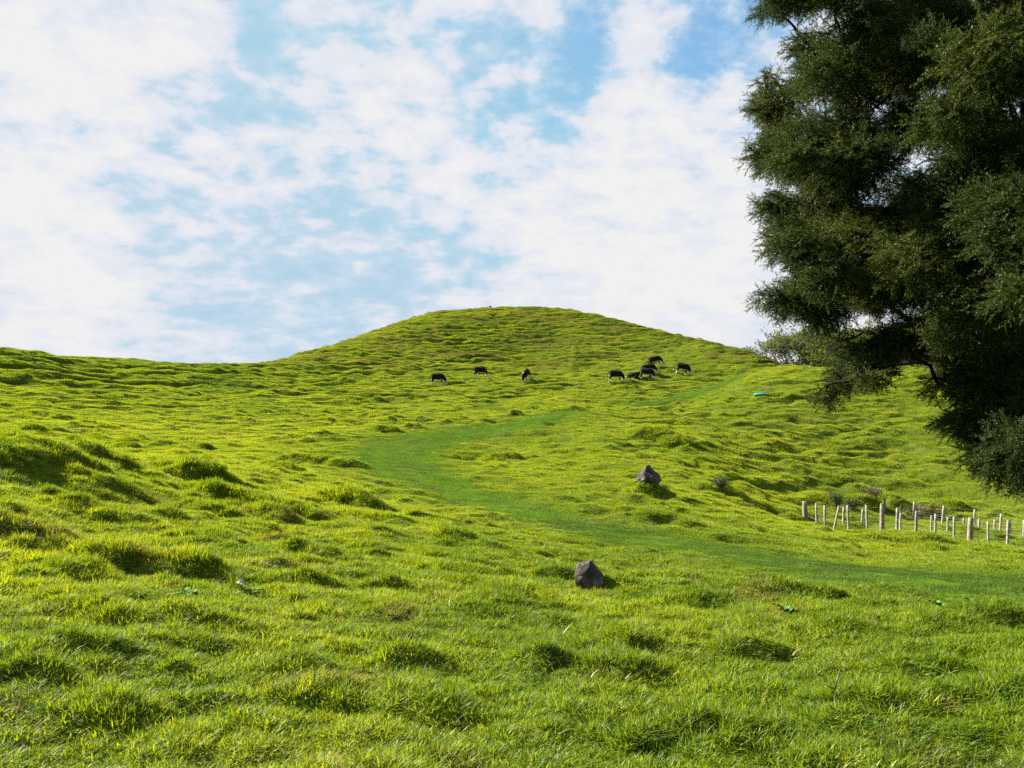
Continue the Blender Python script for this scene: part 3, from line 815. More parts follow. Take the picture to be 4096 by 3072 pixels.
# ------------------------------------------------------------------ boulders
def boulder(name, u, dist, w, h, depth, cuts, seed, label, sink=0.12, rz=0.0, lean=0.0, mat=None, shoulder=False):
    """faceted lava boulder: ball cut by planes, roughened; cuts are (direction, distance) in its own unit frame"""
    x, y, z = on_ground(u, dist)
    bm = bmesh.new()
    bmesh.ops.create_icosphere(bm, subdivisions=5, radius=1.0)
    P = np.array([v.co[:] for v in bm.verts])
    r = np.full(len(P), 1.0)
    for (cx, cy_, cz, dd) in cuts:
        n = np.array([cx, cy_, cz], float); n /= np.linalg.norm(n)
        c = P @ n
        r = np.where(c > 0.05, np.minimum(r, dd / np.maximum(c, 0.05)), r)
    P = P * r[:, None]
    nz = np.zeros(len(P))
    for k, (f, a) in enumerate(((1.7, 0.09), (3.8, 0.05), (9, 0.028), (20, 0.012))):
        nz += a * (perlin(P[:, 0] * f + seed, P[:, 2] * f + P[:, 1] * f * 0.7, seed + k) + perlin(P[:, 1] * f - seed, P[:, 2] * f * 0.8 + 3, seed + 9 + k))
    P = P * (1 + nz[:, None])
    if shoulder:      # a broken lower ledge on one side
        k = np.exp(-(((P[:, 0] + 0.62) / 0.30) ** 2 + ((P[:, 2] - 0.02) / 0.26) ** 2)) * (P[:, 1] < 0.5)
        P[:, 0] -= 0.24 * k; P[:, 1] -= 0.22 * k; P[:, 2] += 0.10 * k
        k = np.exp(-(((P[:, 0] - 0.35) / 0.25) ** 2 + ((P[:, 2] - 0.3) / 0.22) ** 2)); P[:, 0] += 0.12 * k
    P[:, 0] *= w / 2; P[:, 1] *= depth / 2
    zmin, zmax = P[:, 2].min(), P[:, 2].max()
    P[:, 2] = (P[:, 2] - zmin) / (zmax - zmin) * (h + sink) - sink
    P[:, 0] += lean * np.maximum(P[:, 2], 0)
    F3 = np.array([[v.index for v in f.verts] for f in bm.faces]); bm.free()
    o = link(name, np_mesh(name, P, F3, smooth=False), mat or M_rock)
    o.location = (x, y, z); o.rotation_euler = (0, 0, rz)
    return tag(o, label, 'boulder')

p = ray_hit(590, 589)
boulder('boulder', 589, math.hypot(p[0], p[1]) + 0.12, 0.43, 0.32, 0.38,
        [(-0.55, -0.5, 0.6, 0.62), (0.55, -0.55, 0.45, 0.60), (0.75, 0.1, 0.55, 0.62), (-0.9, 0.1, 0.35, 0.78), (0.1, -1, 0.1, 0.66), (-0.25, 0.1, 1.0, 0.62), (0.9, -0.2, 0.0, 0.92)], 5,
        'small grey lichen-covered boulder lowest in the pasture, beside the path', 0.1, 0.1, -0.10, M_rock2)
p = ray_hit(648, 489)
d2 = 31.1
boulder('boulder', 648.5, d2, d2 * 27 / F, d2 * 19 / F, d2 * 22 / F,
        [(-0.8, -0.35, 0.48, 0.50), (0.72, -0.4, 0.5, 0.50), (0.05, -0.8, 0.55, 0.52), (-0.3, 0.6, 0.6, 0.5), (0.4, 0.7, 0.4, 0.55), (-0.95, -0.1, 0.1, 0.85), (0.2, -1, 0, 0.75)], 12,
        'larger pointed brown boulder with a skirt of grass at the foot of the slope', 0.15, 0.0, -0.08)
for (u, dist, w, h, sd, lab) in ((490, 166, 1.0, 0.9, 3, 'tiny dark rock on the hilltop skyline'), (747, 132.5, 1.9, 0.9, 8, 'dark low rock on the right shoulder of the hill skyline'),
                                 (787, 105, 1.3, 0.8, 14, 'dark earth-brown rock on the ridge below the bare trees')):
    boulder('rock', u, dist, w, h, w * 0.8, [(-0.5, -0.5, 0.6, 0.7), (0.6, -0.3, 0.6, 0.7)], sd, lab, 0.3, mat=M_darkrock)

# ------------------------------------------------------------------ cattle
def cow_mesh(name, seed, head_turn=0.0, step=0.0, lying=False, head_drop=1.0, tail_swing=0.0, white=0.0):
    """one continuous body: lofted trunk, neck and head, legs, ears and tail fused by a voxel remesh. +x is forwards."""
    r = random.Random(seed)
    bag = Bag()
    zb = 0.0 if not lying else -0.50
    # trunk: (x, z centre, half width, half height)
    T = [(-0.78, 1.10, 0.10, 0.12), (-0.75, 1.12, 0.20, 0.23), (-0.62, 1.13, 0.265, 0.30), (-0.40, 1.09, 0.30, 0.345), (-0.12, 1.05, 0.33, 0.38), (0.16, 1.05, 0.325, 0.38),
         (0.40, 1.07, 0.285, 0.37), (0.56, 1.08, 0.235, 0.34), (0.67, 1.07, 0.18, 0.28)]
    pts = [(a, 0, b + zb) for a, b, _, _ in T]
    bag.add(*tube(pts, [1.0] * len(T), 16, True, [(w, h) for _, _, w, h in T]))
    # neck and head
    ct, st_ = math.cos(head_turn), math.sin(head_turn)
    hz = lambda z: 1.05 + zb + (z - 1.05) * head_drop
    NK = [(0.46, 1.15, 0.17, 0.27), (0.66, 1.02, 0.15, 0.23), (0.82, 0.82, 0.125, 0.18), (0.91, 0.63, 0.115, 0.15), (0.96, 0.50, 0.115, 0.14),
          (1.00, 0.37, 0.105, 0.125), (1.035, 0.25, 0.08, 0.095), (1.06, 0.16, 0.07, 0.08), (1.07, 0.12, 0.05, 0.055)]
    def turn(x, z):
        k = max(0.0, x - 0.55)
        return (0.55 + k * ct if x > 0.55 else x, k * st_, hz(z))
    npts = [turn(a, b) for a, b, _, _ in NK]
    bag.add(*tube(npts, [1.0] * len(NK), 14, True, [(w, h) for _, _, w, h in NK]))
    poll = np.array(npts[3])
    for s in (-1, 1):                                   # ears
        e = poll + np.array([-0.02 * ct - st_ * 0.08 * s, 0.09 * s * ct, 0.03])
        tip = poll + np.array([-0.04 - st_ * 0.24 * s, 0.25 * s * ct, 0.0])
        bag.add(*tube([e, (e + tip) / 2, tip], [0.028, 0.048, 0.018], 8, True))
    # legs: hips/shoulders, knee or hock, fetlock, hoof
    feet = []
    if not lying:
        for s in (-1, 1):
            f = step * (0.16 if s > 0 else -0.14); b = step * (-0.14 if s > 0 else 0.18)
            fl = [(0.47, 0.15 * s, 0.96), (0.45, 0.165 * s, 0.74), (0.46 + 0.45 * f, 0.16 * s, 0.46), (0.47 + 0.8 * f, 0.155 * s, 0.20), (0.51 + f, 0.155 * s, 0.09), (0.54 + f, 0.155 * s, 0.0)]
            bag.add(*tube(fl, [0.15, 0.105, 0.072, 0.05, 0.058, 0.066], 10, True))
            hl = [(-0.58, 0.13 * s, 1.08), (-0.50 + 0.3 * b, 0.18 * s, 0.82), (-0.64 + 0.5 * b, 0.17 * s, 0.56), (-0.69 + 0.8 * b, 0.16 * s, 0.47), (-0.68 + b, 0.155 * s, 0.19), (-0.67 + b, 0.155 * s, 0.09), (-0.63 + b, 0.155 * s, 0.0)]
            bag.add(*tube(hl, [0.22, 0.185, 0.10, 0.072, 0.052, 0.06, 0.068], 10, True))
    else:
        for s in (-1, 1):
            bag.add(*tube([(0.5, 0.2 * s, 0.3), (0.8, 0.28 * s, 0.12), (0.62, 0.34 * s, 0.06), (0.45, 0.34 * s, 0.05)], [0.12, 0.08, 0.055, 0.05], 10, True))
            bag.add(*tube([(-0.5, 0.2 * s, 0.3), (-0.15, 0.36 * s, 0.16), (-0.4, 0.42 * s, 0.08), (-0.1, 0.44 * s, 0.05)], [0.2, 0.13, 0.07, 0.05], 10, True))
    # udder-line fold and brisket keep the belly from reading as a barrel
    bag.add(*tube([(0.28, 0, 0.72 + zb), (0.52, 0, 0.73 + zb), (0.68, 0, 0.82 + zb)], [0.08, 0.11, 0.08], 8, True))
    me = bag.mesh(name)
    o = bpy.data.objects.new('tmp', me); COL.objects.link(o)
    md = o.modifiers.new('r', 'REMESH'); md.mode = 'VOXEL'; md.voxel_size = 0.026
    sm = o.modifiers.new('s', 'SMOOTH'); sm.factor = 0.5; sm.iterations = 3
    dg = bpy.context.evaluated_depsgraph_get()
    out = bpy.data.meshes.new_from_object(o.evaluated_get(dg)); out.name = name
    bpy.data.objects.remove(o); bpy.data.meshes.remove(me)
    out.materials.clear()
    for m in (M_black, M_white, M_hoof, M_muzzle): out.materials.append(m)
    npf = len(out.polygons)
    c = np.empty(npf * 3, np.float32); out.polygons.foreach_get('center', c); c = c.reshape(-1, 3).astype(float)
    idx = np.zeros(npf, np.int32)
    wob = 0.05 * perlin(c[:, 0] * 5 + seed, c[:, 1] * 5 + c[:, 2] * 3, seed)
    belly = (c[:, 2] - zb < 0.755 + wob) & (np.abs(c[:, 1]) < 0.25) & (c[:, 0] > -0.42) & (c[:, 0] < 0.66) & (c[:, 2] - zb > 0.64)
    idx[belly] = 1
    if not lying:
        sock = (c[:, 2] < 0.42 + wob + white) & (c[:, 0] < 0.9)
        idx[sock] = 1
        idx[(c[:, 2] < 0.055) & (c[:, 0] < 0.85)] = 2
    # face: everything forward of the poll along the head
    a = np.array(npts[3]); b = np.array(npts[-1]); ax = (b - a); L = np.linalg.norm(ax); ax /= L
    tt = (c - a) @ ax
    dist = np.linalg.norm((c - a) - tt[:, None] * ax, axis=1)
    face = (tt > 0.06 + wob) & (dist < 0.22) & (c[:, 0] > 0.7)
    ear = np.linalg.norm(c - a, axis=1) > 0.5
    idx[face & (tt < L - 0.03)] = 1
    idx[face & (tt >= L - 0.03)] = 3
    eye_d = np.minimum(np.linalg.norm(c - (a + ax * 0.2 + np.array([-st_ * 0.1, 0.1 * ct, 0.03])), axis=1), np.linalg.norm(c - (a + ax * 0.2 - np.array([-st_ * 0.1, 0.1 * ct, -0.03])), axis=1))
    idx[eye_d < 0.05] = 0
    crest = (c[:, 0] > 0.45) & (c[:, 0] < 0.75) & (np.abs(c[:, 1]) < 0.06) & (c[:, 2] - zb > 1.30)
    idx[crest] = 1
    out.polygons.foreach_set('material_index', idx)
    out.polygons.foreach_set('use_smooth', np.ones(npf, bool))
    return out, npts, zb

def cow(u, v, heading, seed, label, cat='cow', scale=1.0, **kw):
    """heading: 0 faces right across the slope, positive turns away from the viewer"""
    ts = kw.pop('tail_swing', 0.0)
    me, npts, zb = cow_mesh('body', seed, **kw)
    p = ray_hit(u, v, 60)
    x, y = p[0], p[1]
    e = empty('cow', (0, 0, 0))
    # stand on the slope: heights under fore and hind feet set the pitch
    c, s = math.cos(heading), math.sin(heading)
    zf = ground_z(x + 0.52 * c * scale, y + 0.52 * s * scale); zr = ground_z(x - 0.65 * c * scale, y - 0.65 * s * scale)
    e.location = (x, y, (zf + zr) / 2 + 0.04)
    e.rotation_euler = (0, -math.atan2(zf - zr, 1.17 * scale), heading)
    e.scale = (scale,) * 3
    b = bpy.data.objects.new('body', me); COL.objects.link(b); b.parent = e
    root = np.array([-0.79, 0, 1.26 + zb]); 
    tip = np.array([-0.93 - abs(ts) * 0.35, ts * 0.15, 0.42 + zb + abs(ts) * 0.28])
    if kw.get('lying'): tip = np.array([-0.98, 0.2, 0.25])
    mid = (root + tip) / 2 + np.array([-0.07, 0, 0.1])
    sw = tip + (tip - mid) * 0.55
    tl = Bag(); tl.add(*tube([root + (0.06, 0, 0), root + (-0.04, 0, -0.05), mid, tip], [0.04, 0.036, 0.026, 0.024], 8, True))
    t = link('tail', tl.mesh('tail'), M_black, e)
    sb = Bag(); sb.add(*tube([tip, tip * 0.6 + sw * 0.4, sw], [0.026, 0.062, 0.015], 8, True))
    link('tail_switch', sb.mesh('tail_switch'), M_white, t)
    hd = np.array(npts[3]); ey = np.array(npts[4])
    return tag(e, label, cat, 'black and white-faced cattle grazing on the hill')

cow(437.5, 386, R(-4), 1, 'leftmost grazing cow, black with a pale belly line, side on to the hill', scale=1.02, step=0.3)
cow(480, 379, R(12), 2, 'second cow from the left, swinging its white tail tip out behind', scale=0.98, step=0.6, tail_swing=1.0)
cow(527.5, 380.5, R(-118), 3, 'lone cow turned head-on to the viewer, white face down in the grass', scale=1.0, head_turn=-0.25)
cow(615.5, 383, R(-6), 4, 'cow left of the cluster with its tail hanging clear and four white socks', scale=1.03, step=0.5, tail_swing=0.25)
cow(634, 378.8, R(150), 5, 'dark cow lying down half hidden behind the cluster', lying=True, scale=0.95, head_drop=0.3)
cow(646, 380.5, R(-24), 6, 'front cow of the overlapping pair, white muzzle down to the right', scale=1.04, step=0.7, white=-0.15)
cow(650, 376.3, R(2), 7, 'rear cow of the overlapping pair, only its back and head showing', scale=1.04, step=0.2)
cow(656.5, 367.6, R(-3), 8, 'highest cow on the slope with a long white belly, above the pair', scale=1.05, step=0.3)
cow(681.5, 374.5, R(-22), 9, 'rightmost cow, standing on the path and grazing downhill', scale=1.03, step=0.4, tail_swing=0.5)

# ------------------------------------------------------------------ teal water trough on the right slope
def trough(u, v):
    p = ray_hit(u, v, 40); x, y = p[0], p[1]; z = ground_z(x, y)
    e = empty('water_trough', (x, y, z + 0.02), R(8))
    e.rotation_euler = (R(10), R(-4), R(8))
    def ring(cx, rx, ry, prof, n=28):
        b = Bag(); vs = []
        a = np.linspace(0, 2 * np.pi, n, endpoint=False)
        for (k, zz) in prof: vs.append(np.stack([cx + rx * k * np.cos(a), ry * k * np.sin(a), np.full(n, zz)], 1))
        q = []
        for i in range(len(prof) - 1):
            j = np.arange(n); kk = (j + 1) % n
            q.append(np.stack([i * n + j, i * n + kk, (i + 1) * n + kk, (i + 1) * n + j], 1))
        b.add(np.concatenate(vs), np.concatenate(q)); return b
    tub = ring(0, 0.55, 0.42, [(0.0, -0.25), (0.86, -0.25), (0.98, 0.12), (1.04, 0.13), (1.04, 0.17), (0.96, 0.175)])
    link('tub', tub.mesh('tub'), M_teal, e)
    lid = ring(-0.02, 0.50, 0.38, [(1.0, 0.176), (1.0, 0.205), (0.9, 0.225), (0.5, 0.235), (0.0, 0.24)])
    link('lid', lid.mesh('lid'), M_teal, e)
    bm = bmesh.new(); bmesh.ops.create_cube(bm, size=1.0)
    bmesh.ops.scale(bm, vec=(0.26, 0.40, 0.17), verts=bm.verts); bmesh.ops.translate(bm, vec=(0.60, -0.02, 0.085), verts=bm.verts)
    bmesh.ops.bevel(bm, geom=bm.edges[:], offset=0.03, segments=2, affect='EDGES')
    me = bpy.data.meshes.new('float_box'); bm.to_mesh(me); bm.free(); link('float_box', me, M_teal, e)
    tag(e, 'small teal plastic water trough with a lid on the right-hand slope', 'trough')
trough(759.5, 396)

# ------------------------------------------------------------------ wire fences
ZS = 2212 / 946 * 4       # the fence was measured in an enlarged crop of the photograph
def fpx(x, y): return (3150 + x / (2212 / 946)) / 4, (1930 + y / (2212 / 946)) / 4
def stake(parent, name, top, base, wpx, dist, mat, round_=False, sink=0.35, seed=0):
    """a post or batten from its foot and head; returns its head and foot points"""
    ub, vb = fpx(*base); ut, vt = fpx(*top)
    x, y, z = on_ground(ub, dist)
    dt = pix_dir(ut, vt); db = pix_dir(ub, vb)
    x = y * db[0] / db[1]; z = ground_z(x, y)
    k = y / db[1]; kt = y / dt[1]
    hgt = (dt[2] * kt - db[2] * k)
    foot = np.array([x, y, z]); head = np.array([dt[0] * kt, y, EYE[2] + dt[2] * kt])
    ax = (head - foot) / np.linalg.norm(head - foot)
    w = wpx / (2212 / 946) / 4 / F * y
    r = random.Random(seed)
    b = Bag()
    n = 7
    t = np.linspace(0, 1, n)
    pts = (foot - ax * sink)[None] * (1 - t[:, None]) + head[None] * t[:, None]
    bow = np.array([r.uniform(-1, 1), r.uniform(-1, 1), 0]) * 0.012
    pts = pts + bow[None] * np.sin(np.pi * t)[:, None]
    if round_:
        rad = w / 2 * (1.06 - 0.08 * t) * np.array([1 + r.uniform(-0.03, 0.03) for _ in t])
        b.add(*tube(np.concatenate([pts, pts[-1:] + ax * 0.012]), np.concatenate([rad, [rad[-1] * 0.82]]), 14, True))
    else:
        V, Q, T = tube(pts, [w * 0.68] * n, 4, True)
        b.add(V, Q, T)
    o = link(name, b.mesh(name, smooth=round_), mat, parent)
    return head, foot, o

def wires(parent, ends, levels, r=0.002):
    """strands from stake to stake; ends: list of (foot, head)"""
    for lv in levels:
        pts = []
        for k, (f, h) in enumerate(ends):
            p = f + (h - f) * lv + np.array([0, -0.045, 0])
            if k:
                q0 = pts[-1]; mid = (q0 + p) / 2 - np.array([0, 0, 0.012]); pts.append(mid)
            pts.append(p)
        b = Bag(); b.add(*tube(pts, [r] * len(pts), 5, True))
        link('wire', b.mesh('wire'), M_wire, parent)

def fence(name, label, stakes, levels, group):
    e = empty(name, (0, 0, 0))
    heads = []
    for k, (kind, top, base, w, dist) in enumerate(stakes):
        big = kind == 'post'
        h, f, o = stake(e, kind, top, base, w, dist, M_post if big else M_batten, big, seed=k + len(name))
        if kind == 'post' and abs(top[0] - 887) < 1:
            b = Bag(); b.add(*tube([h - (0, 0, 0.015), h + (0, 0, 0.03), h + (0, 0, 0.055)], [0.10, 0.092, 0.03], 12, True))
            link('moss_cap', b.mesh('moss_cap'), M_moss, o)
        # wires hold to upright stakes only
        if abs(top[0] - base[0]) < 40: heads.append((f, h, kind))
    H = max(np.linalg.norm(h - f) for f, h, _ in heads)
    ends = [(f, h) for f, h, _ in heads]
    wires(e, ends, levels)
    tag(e, label, 'fence', group)
    return e

front = [('post', (160, 178), (168, 388), 46, 41.0), ('batten', (268, 196), (273, 383), 15, 40.8), ('batten', (347, 214), (349, 400), 15, 40.4),
         ('batten', (482, 220), (416, 460), 15, 39.2), ('batten', (562, 210), (576, 446), 16, 39.8), ('batten', (736, 213), (742, 443), 17, 39.6),
         ('post', (887, 207), (885, 448), 42, 39.2), ('batten', (1027, 238), (1020, 440), 17, 39.0), ('post', (1207, 270), (1203, 472), 26, 38.0),
         ('batten', (1385, 293), (1380, 498), 17, 37.0), ('batten', (1558, 318), (1553, 525), 17, 36.2), ('post', (1717, 332), (1708, 563), 48, 35.0),
         ('batten', (1874, 363), (1872, 556), 18, 34.6), ('batten', (2065, 350), (2055, 635), 21, 33.0), ('post', (2330, 352), (2325, 650), 46, 31.5)]
fr_e = fence('wire_fence', 'nearest wire fence with thick round posts along the grassy bank', front, (0.14, 0.32, 0.50, 0.68, 0.92), 'wire fences by the hollow')
# stay leaning against the corner post
hc, fc_ = None, None
x0, y0, z0 = on_ground(fpx(168, 388)[0], 41.0)
b = Bag(); b.add(*tube([(x0 + 0.02, y0 + 0.02, z0 + 0.30), (x0 + 0.28, y0 - 0.01, z0 + 0.16), (x0 + 0.62, y0 - 0.03, z0 - 0.02)], [0.05, 0.05, 0.05], 8, True))
link('stay', b.mesh('stay'), M_post, fr_e)
middle = [('batten', (527, 234), (523, 450), 17, 42.0), ('batten', (703, 252), (698, 440), 15, 42.5), ('batten', (1058, 285), (1056, 455), 15, 43.0),
          ('batten', (1347, 310), (1343, 475), 14, 43.5), ('batten', (1500, 325), (1500, 512), 15, 43.2), ('batten', (1648, 332), (1646, 524), 15, 43.2),
          ('batten', (1792, 340), (1791, 517), 16, 43.8), ('batten', (1937, 347), (1935, 505), 14, 44.5), ('post', (2080, 360), (2082, 525), 20, 44.5), ('batten', (2260, 372), (2258, 535), 15, 45)]
fence('wire_fence', 'middle wire fence of short thin battens behind the thick posts', middle, (0.2, 0.45, 0.7, 0.9), 'wire fences by the hollow')
rear = [('batten', (910, 138), (915, 302), 15, 50), ('batten', (1188, 180), (1175, 367), 16, 50), ('batten', (1463, 218), (1447, 410), 16, 49), ('batten', (1750, 252), (1750, 422), 15, 48),
        ('batten', (2000, 292), (1992, 495), 17, 46), ('batten', (2212, 350), (2205, 560), 17, 44.5)]
fence('wire_fence', 'rear wire fence of tall spaced stakes in front of the dark tussocks', rear, (0.25, 0.5, 0.75, 0.96), 'wire fences by the hollow')

# ------------------------------------------------------------------ big needle-leaved tree on the right
M_needle = leaf_material('dark_needle_leaves', [(0.010, 0.021, 0.004), (0.025, 0.043, 0.005), (0.052, 0.074, 0.008), (0.13, 0.15, 0.016)], 0.35, 0.015, 0.5)
def spray_mesh(name, seed):
    """a drooping twig with side shoots, each set with stiff needle leaves all round. +x outwards"""
    r = np.random.default_rng(seed)
    V, T, val = [], [], []
    def needles(p0, p1, n, size):
        ax = p1 - p0; L = np.linalg.norm(ax); ax = ax / L
        u = np.cross(ax, [0, 0, 1.0]); u /= np.linalg.norm(u) + 1e-9; w = np.cross(ax, u)
        for i in range(n):
            t = (i + r.uniform(0, 1)) / n
            a = r.uniform(0, 2 * np.pi); rad = u * math.cos(a) * 1.0 + w * math.sin(a) * 0.75
            d = rad * 0.8 + ax * r.uniform(0.4, 0.75); d /= np.linalg.norm(d)
            ln = size * r.uniform(0.7, 1.15); s = np.cross(d, rad + r.normal(0, 0.5, 3)); s /= np.linalg.norm(s) + 1e-9
            b = p0 + (p1 - p0) * t; wd = ln * 0.15
            n0 = len(V)
            V.extend([b, b + d * ln * 0.5 + s * wd, b + d * ln, b + d * ln * 0.5 - s * wd]); T.append((n0, n0 + 1, n0 + 2)); T.append((n0, n0 + 2, n0 + 3))
            val.extend([min(1, max(0, r.normal(0.42 + 0.25 * t, 0.16)))] * 4)
    def twig(p0, p1, rad):
        v, q, t3 = tube([p0, p1], [rad, rad * 0.6], 3, False); n0 = len(V)
        V.extend(list(v)); val.extend([0.1] * len(v))
        for a, b, c, d in q: T.append((n0 + a, n0 + b, n0 + c)); T.append((n0 + a, n0 + c, n0 + d))
    p = np.zeros(3); dirn = np.array([1.0, 0, 0.1]); segs = 5; L = 0.30
    for s in range(segs):
        q = p + dirn / np.linalg.norm(dirn) * L / segs
        twig(p, q, 0.0022); needles(p, q, 12, 0.024)
        for side in (-1, 1):
            if r.uniform() < 0.9:
                d = dirn * 0.7 + np.array([0, side * r.uniform(0.5, 0.9), r.normal(0, 0.3)]); d /= np.linalg.norm(d)
                ll = r.uniform(0.07, 0.13) * (1 - 0.08 * s); m = q + d * ll * 0.55; e2 = m + (d + np.array([0.1, 0, -0.15])) * ll * 0.45
                twig(q, m, 0.0013); needles(q, m, 13, 0.022); needles(m, e2, 11, 0.021)
        p = q; dirn = dirn + np.array([0, r.normal(0, 0.12), -0.10 + r.normal(0, 0.08)])
    me = np_mesh(name, np.array(V), np.array(T), smooth=False)
    at = me.attributes.new('bt', 'FLOAT', 'POINT'); at.data.foreach_set('value', np.array(val, np.float32))
    me.materials.append(M_needle)
    return bpy.data.objects.new(name, me)

POLY = np.array([(764, -60), (757, 5), (775, 30), (790, 45), (770, 66), (756, 75), (752, 105), (764, 125), (752, 150), (756, 172), (768, 200), (768, 232), (782, 258), (792, 276),
                 (756, 288), (756, 304), (778, 322), (800, 318), (812, 336), (858, 346), (838, 372), (820, 384), (828, 408), (842, 398), (868, 388), (888, 378), (893, 355), (912, 362), (938, 372),
                 (952, 398), (958, 432), (985, 456), (1000, 480), (1010, 492), (1040, 492), (1400, 500), (1400, -60)], float)
def inside(u, v, P=POLY):
    x1, y1 = P[:, 0], P[:, 1]; x2, y2 = np.roll(x1, -1), np.roll(y1, -1)
    c = ((y1 > v) != (y2 > v)) & (u < (x2 - x1) * (v - y1) / (y2 - y1 + 1e-9) + x1)
    return c.sum() % 2 == 1
def poly_gap(u, v, P=POLY):
    a = P; b = np.roll(P, -1, 0); ab = b - a; p = np.array([u, v])
    t = np.clip(((p - a) * ab).sum(1) / ((ab ** 2).sum(1) + 1e-9), 0, 1)
    return np.sqrt((((a + ab * t[:, None]) - p) ** 2).sum(1)).min()

def big_tree():
    r = random.Random(21); nr = np.random.default_rng(5)
    TX, TY = 7.9, 9.2
    TZ = ground_z(TX, TY)
    root = empty('conifer_tree', (TX, TY, TZ)); inv = np.array([TX, TY, TZ])
    # trunk
    tp = [(0, 0, -0.3), (0.03, 0, 0.6), (-0.08, 0.05, 2.2), (0.06, 0.1, 4.2), (-0.05, 0.05, 6.5), (0.1, 0, 8.8), (0.05, 0, 11)]
    b = Bag(); b.add(*tube(tp, [0.42, 0.33, 0.29, 0.24, 0.17, 0.09, 0.02], 14, True)); trunk = link('trunk', b.mesh('trunk'), M_bark, root)
    lobes = []
    def try_lobe(c, rad, vis):
        lobes.append((np.array(c), rad, vis))
    # foliage masses seen in the frame, each at its own depth in the crown
    tries = 0; n = 0
    while n < 180 and tries < 6000:
        tries += 1
        u = r.uniform(748, 1080); v = r.uniform(-50, 492)
        if not inside(u, v): continue
        yy = r.uniform(5.6 if u > 930 else 6.6, 11.4); rad = r.uniform(0.24, 0.52)
        px = rad / yy * F
        gap = poly_gap(u, v)
        if gap < px * 0.85:
            rad = max(0.14, gap / F * yy / 0.85); px = rad / yy * F
            if gap < 9 or (gap < 26 and u < 960 and r.random() < 0.3): continue
        # the photograph shows sky through the crown here
        hole = min(math.hypot((u - hu) / (ha + 0.30 * px), (v - hv) / (hb + 0.25 * px)) for hu, hv, ha, hb in ((878, 112, 18, 11), (888, 165, 22, 10),  (905, 300, 14, 7), (862, 322, 34, 13), (835, 328, 22, 9)))
        if hole < 1.0 and yy > 6.0: continue
        dd = pix_dir(u, v); k = yy / dd[1]; c = EYE + dd * k
        hd = math.hypot(c[0] - TX, c[1] - TY)
        if hd > 6.3 or hd < 0.3: continue
        if any(np.linalg.norm(c - q) < 0.34 * (rad + qr) for q, qr, _ in lobes): continue
        try_lobe(c, rad, True); n += 1
    # outermost tips of the boughs on the left edge
    for (u, v, yy, rad) in ((764, 12, 8.4, 0.16), (768, 82, 8.2, 0.2), (764, 108, 8.8, 0.22), (764, 155, 8.3, 0.22), (775, 205, 8.6, 0.25), (785, 240, 8.6, 0.28), (770, 296, 7.8, 0.2), (795, 300, 7.9, 0.26), (825, 315, 8.0, 0.26),
                            (826, 393, 7.6, 0.13), (838, 380, 7.6, 0.2), (862, 368, 7.7, 0.3), (874, 350, 7.8, 0.24), (885, 335, 7.8, 0.2), (828, 402, 7.6, 0.08), (825, 328, 8.4, 0.15), (842, 340, 8.3, 0.13),
                            (940, 385, 7.6, 0.2), (965, 420, 7.4, 0.25), (990, 450, 7.2, 0.25), (1010, 470, 7.1, 0.22), (1000, 430, 7.2, 0.3), (1020, 400, 7.3, 0.35), (985, 380, 7.5, 0.35)):
        dd = pix_dir(u, v); try_lobe(EYE + dd * (yy / dd[1]), rad, True)
    # the rest of the crown, out of the frame
    m = 0; tries = 0
    while m < 75 and tries < 4000:
        tries += 1
        a = r.uniform(0, 2 * math.pi); z = TZ + r.uniform(1.6, 10.5); R0 = 4.9 * math.sqrt(max(0.05, 1 - ((z - TZ - 4.2) / 6.6) ** 2)); hd = R0 * math.sqrt(r.uniform(0.15, 1))
        c = np.array([TX + hd * math.cos(a), TY + hd * math.sin(a), z])
        if c[1] < 1.0 or math.hypot(c[0], c[1]) < 3.5: continue
        u, v = project(c); rad = r.uniform(0.5, 0.85)
        if u - rad / max(c[1], 1) * F < 1040 and v > -80: continue
        if any(np.linalg.norm(c - q) < 0.55 * (rad + qr) for q, qr, _ in lobes): continue
        try_lobe(c, rad, False); m += 1
    # boughs from the trunk out to the masses
    boughs = Bag(); P, D, Nn, Sc, Ti = [], [], [], [], []
    lobes.sort(key=lambda L_: math.hypot(L_[0][0] - TX, L_[0][1] - TY)); placed = []
    for k, (c, rad, vis) in enumerate(lobes):
        rel = c - inv; hd = math.hypot(rel[0], rel[1])
        par = None; bestc = 1e9
        for (c2, h2, e2) in placed:
            if h2 > hd - 0.2: continue
            dd2 = np.linalg.norm(e2 - rel) + 0.6 * max(0, e2[2] - rel[2] - 0.3)
            if dd2 < bestc: bestc, par = dd2, e2
        if par is not None and bestc < 2.0: s = par.copy()
        else: s = np.array([0.0, 0.0, max(0.8, min(9.8, rel[2] + 0.1 * hd if rel[2] < 4 else rel[2] - 0.35 * hd))])
        e = rel; placed.append((c, hd, rel))
        sp_ = np.linalg.norm(e - s)
        mid = s * 0.5 + e * 0.5 + np.array([r.uniform(-0.12, 0.12) * sp_, r.uniform(-0.12, 0.12) * sp_, 0.14 * sp_])
        t = np.linspace(0, 1, 8)[:, None]
        pts = (1 - t) ** 2 * s + 2 * t * (1 - t) * mid + t ** 2 * e
        pts[1:-1] += nr.normal(0, 0.03, (6, 3))
        r0 = max(0.014, 0.075 - 0.012 * hd)
        V_, Q_, T_ = tube(pts, np.linspace(r0, max(0.010, r0 * 0.6), 8), 6, False)
        if vis and sp_ > 0.8 and k % 3 == 0:
            bb = Bag(); bb.add(V_, Q_); link('bough', bb.mesh('bough'), M_bark, root)
        else: boughs.add(V_, Q_)
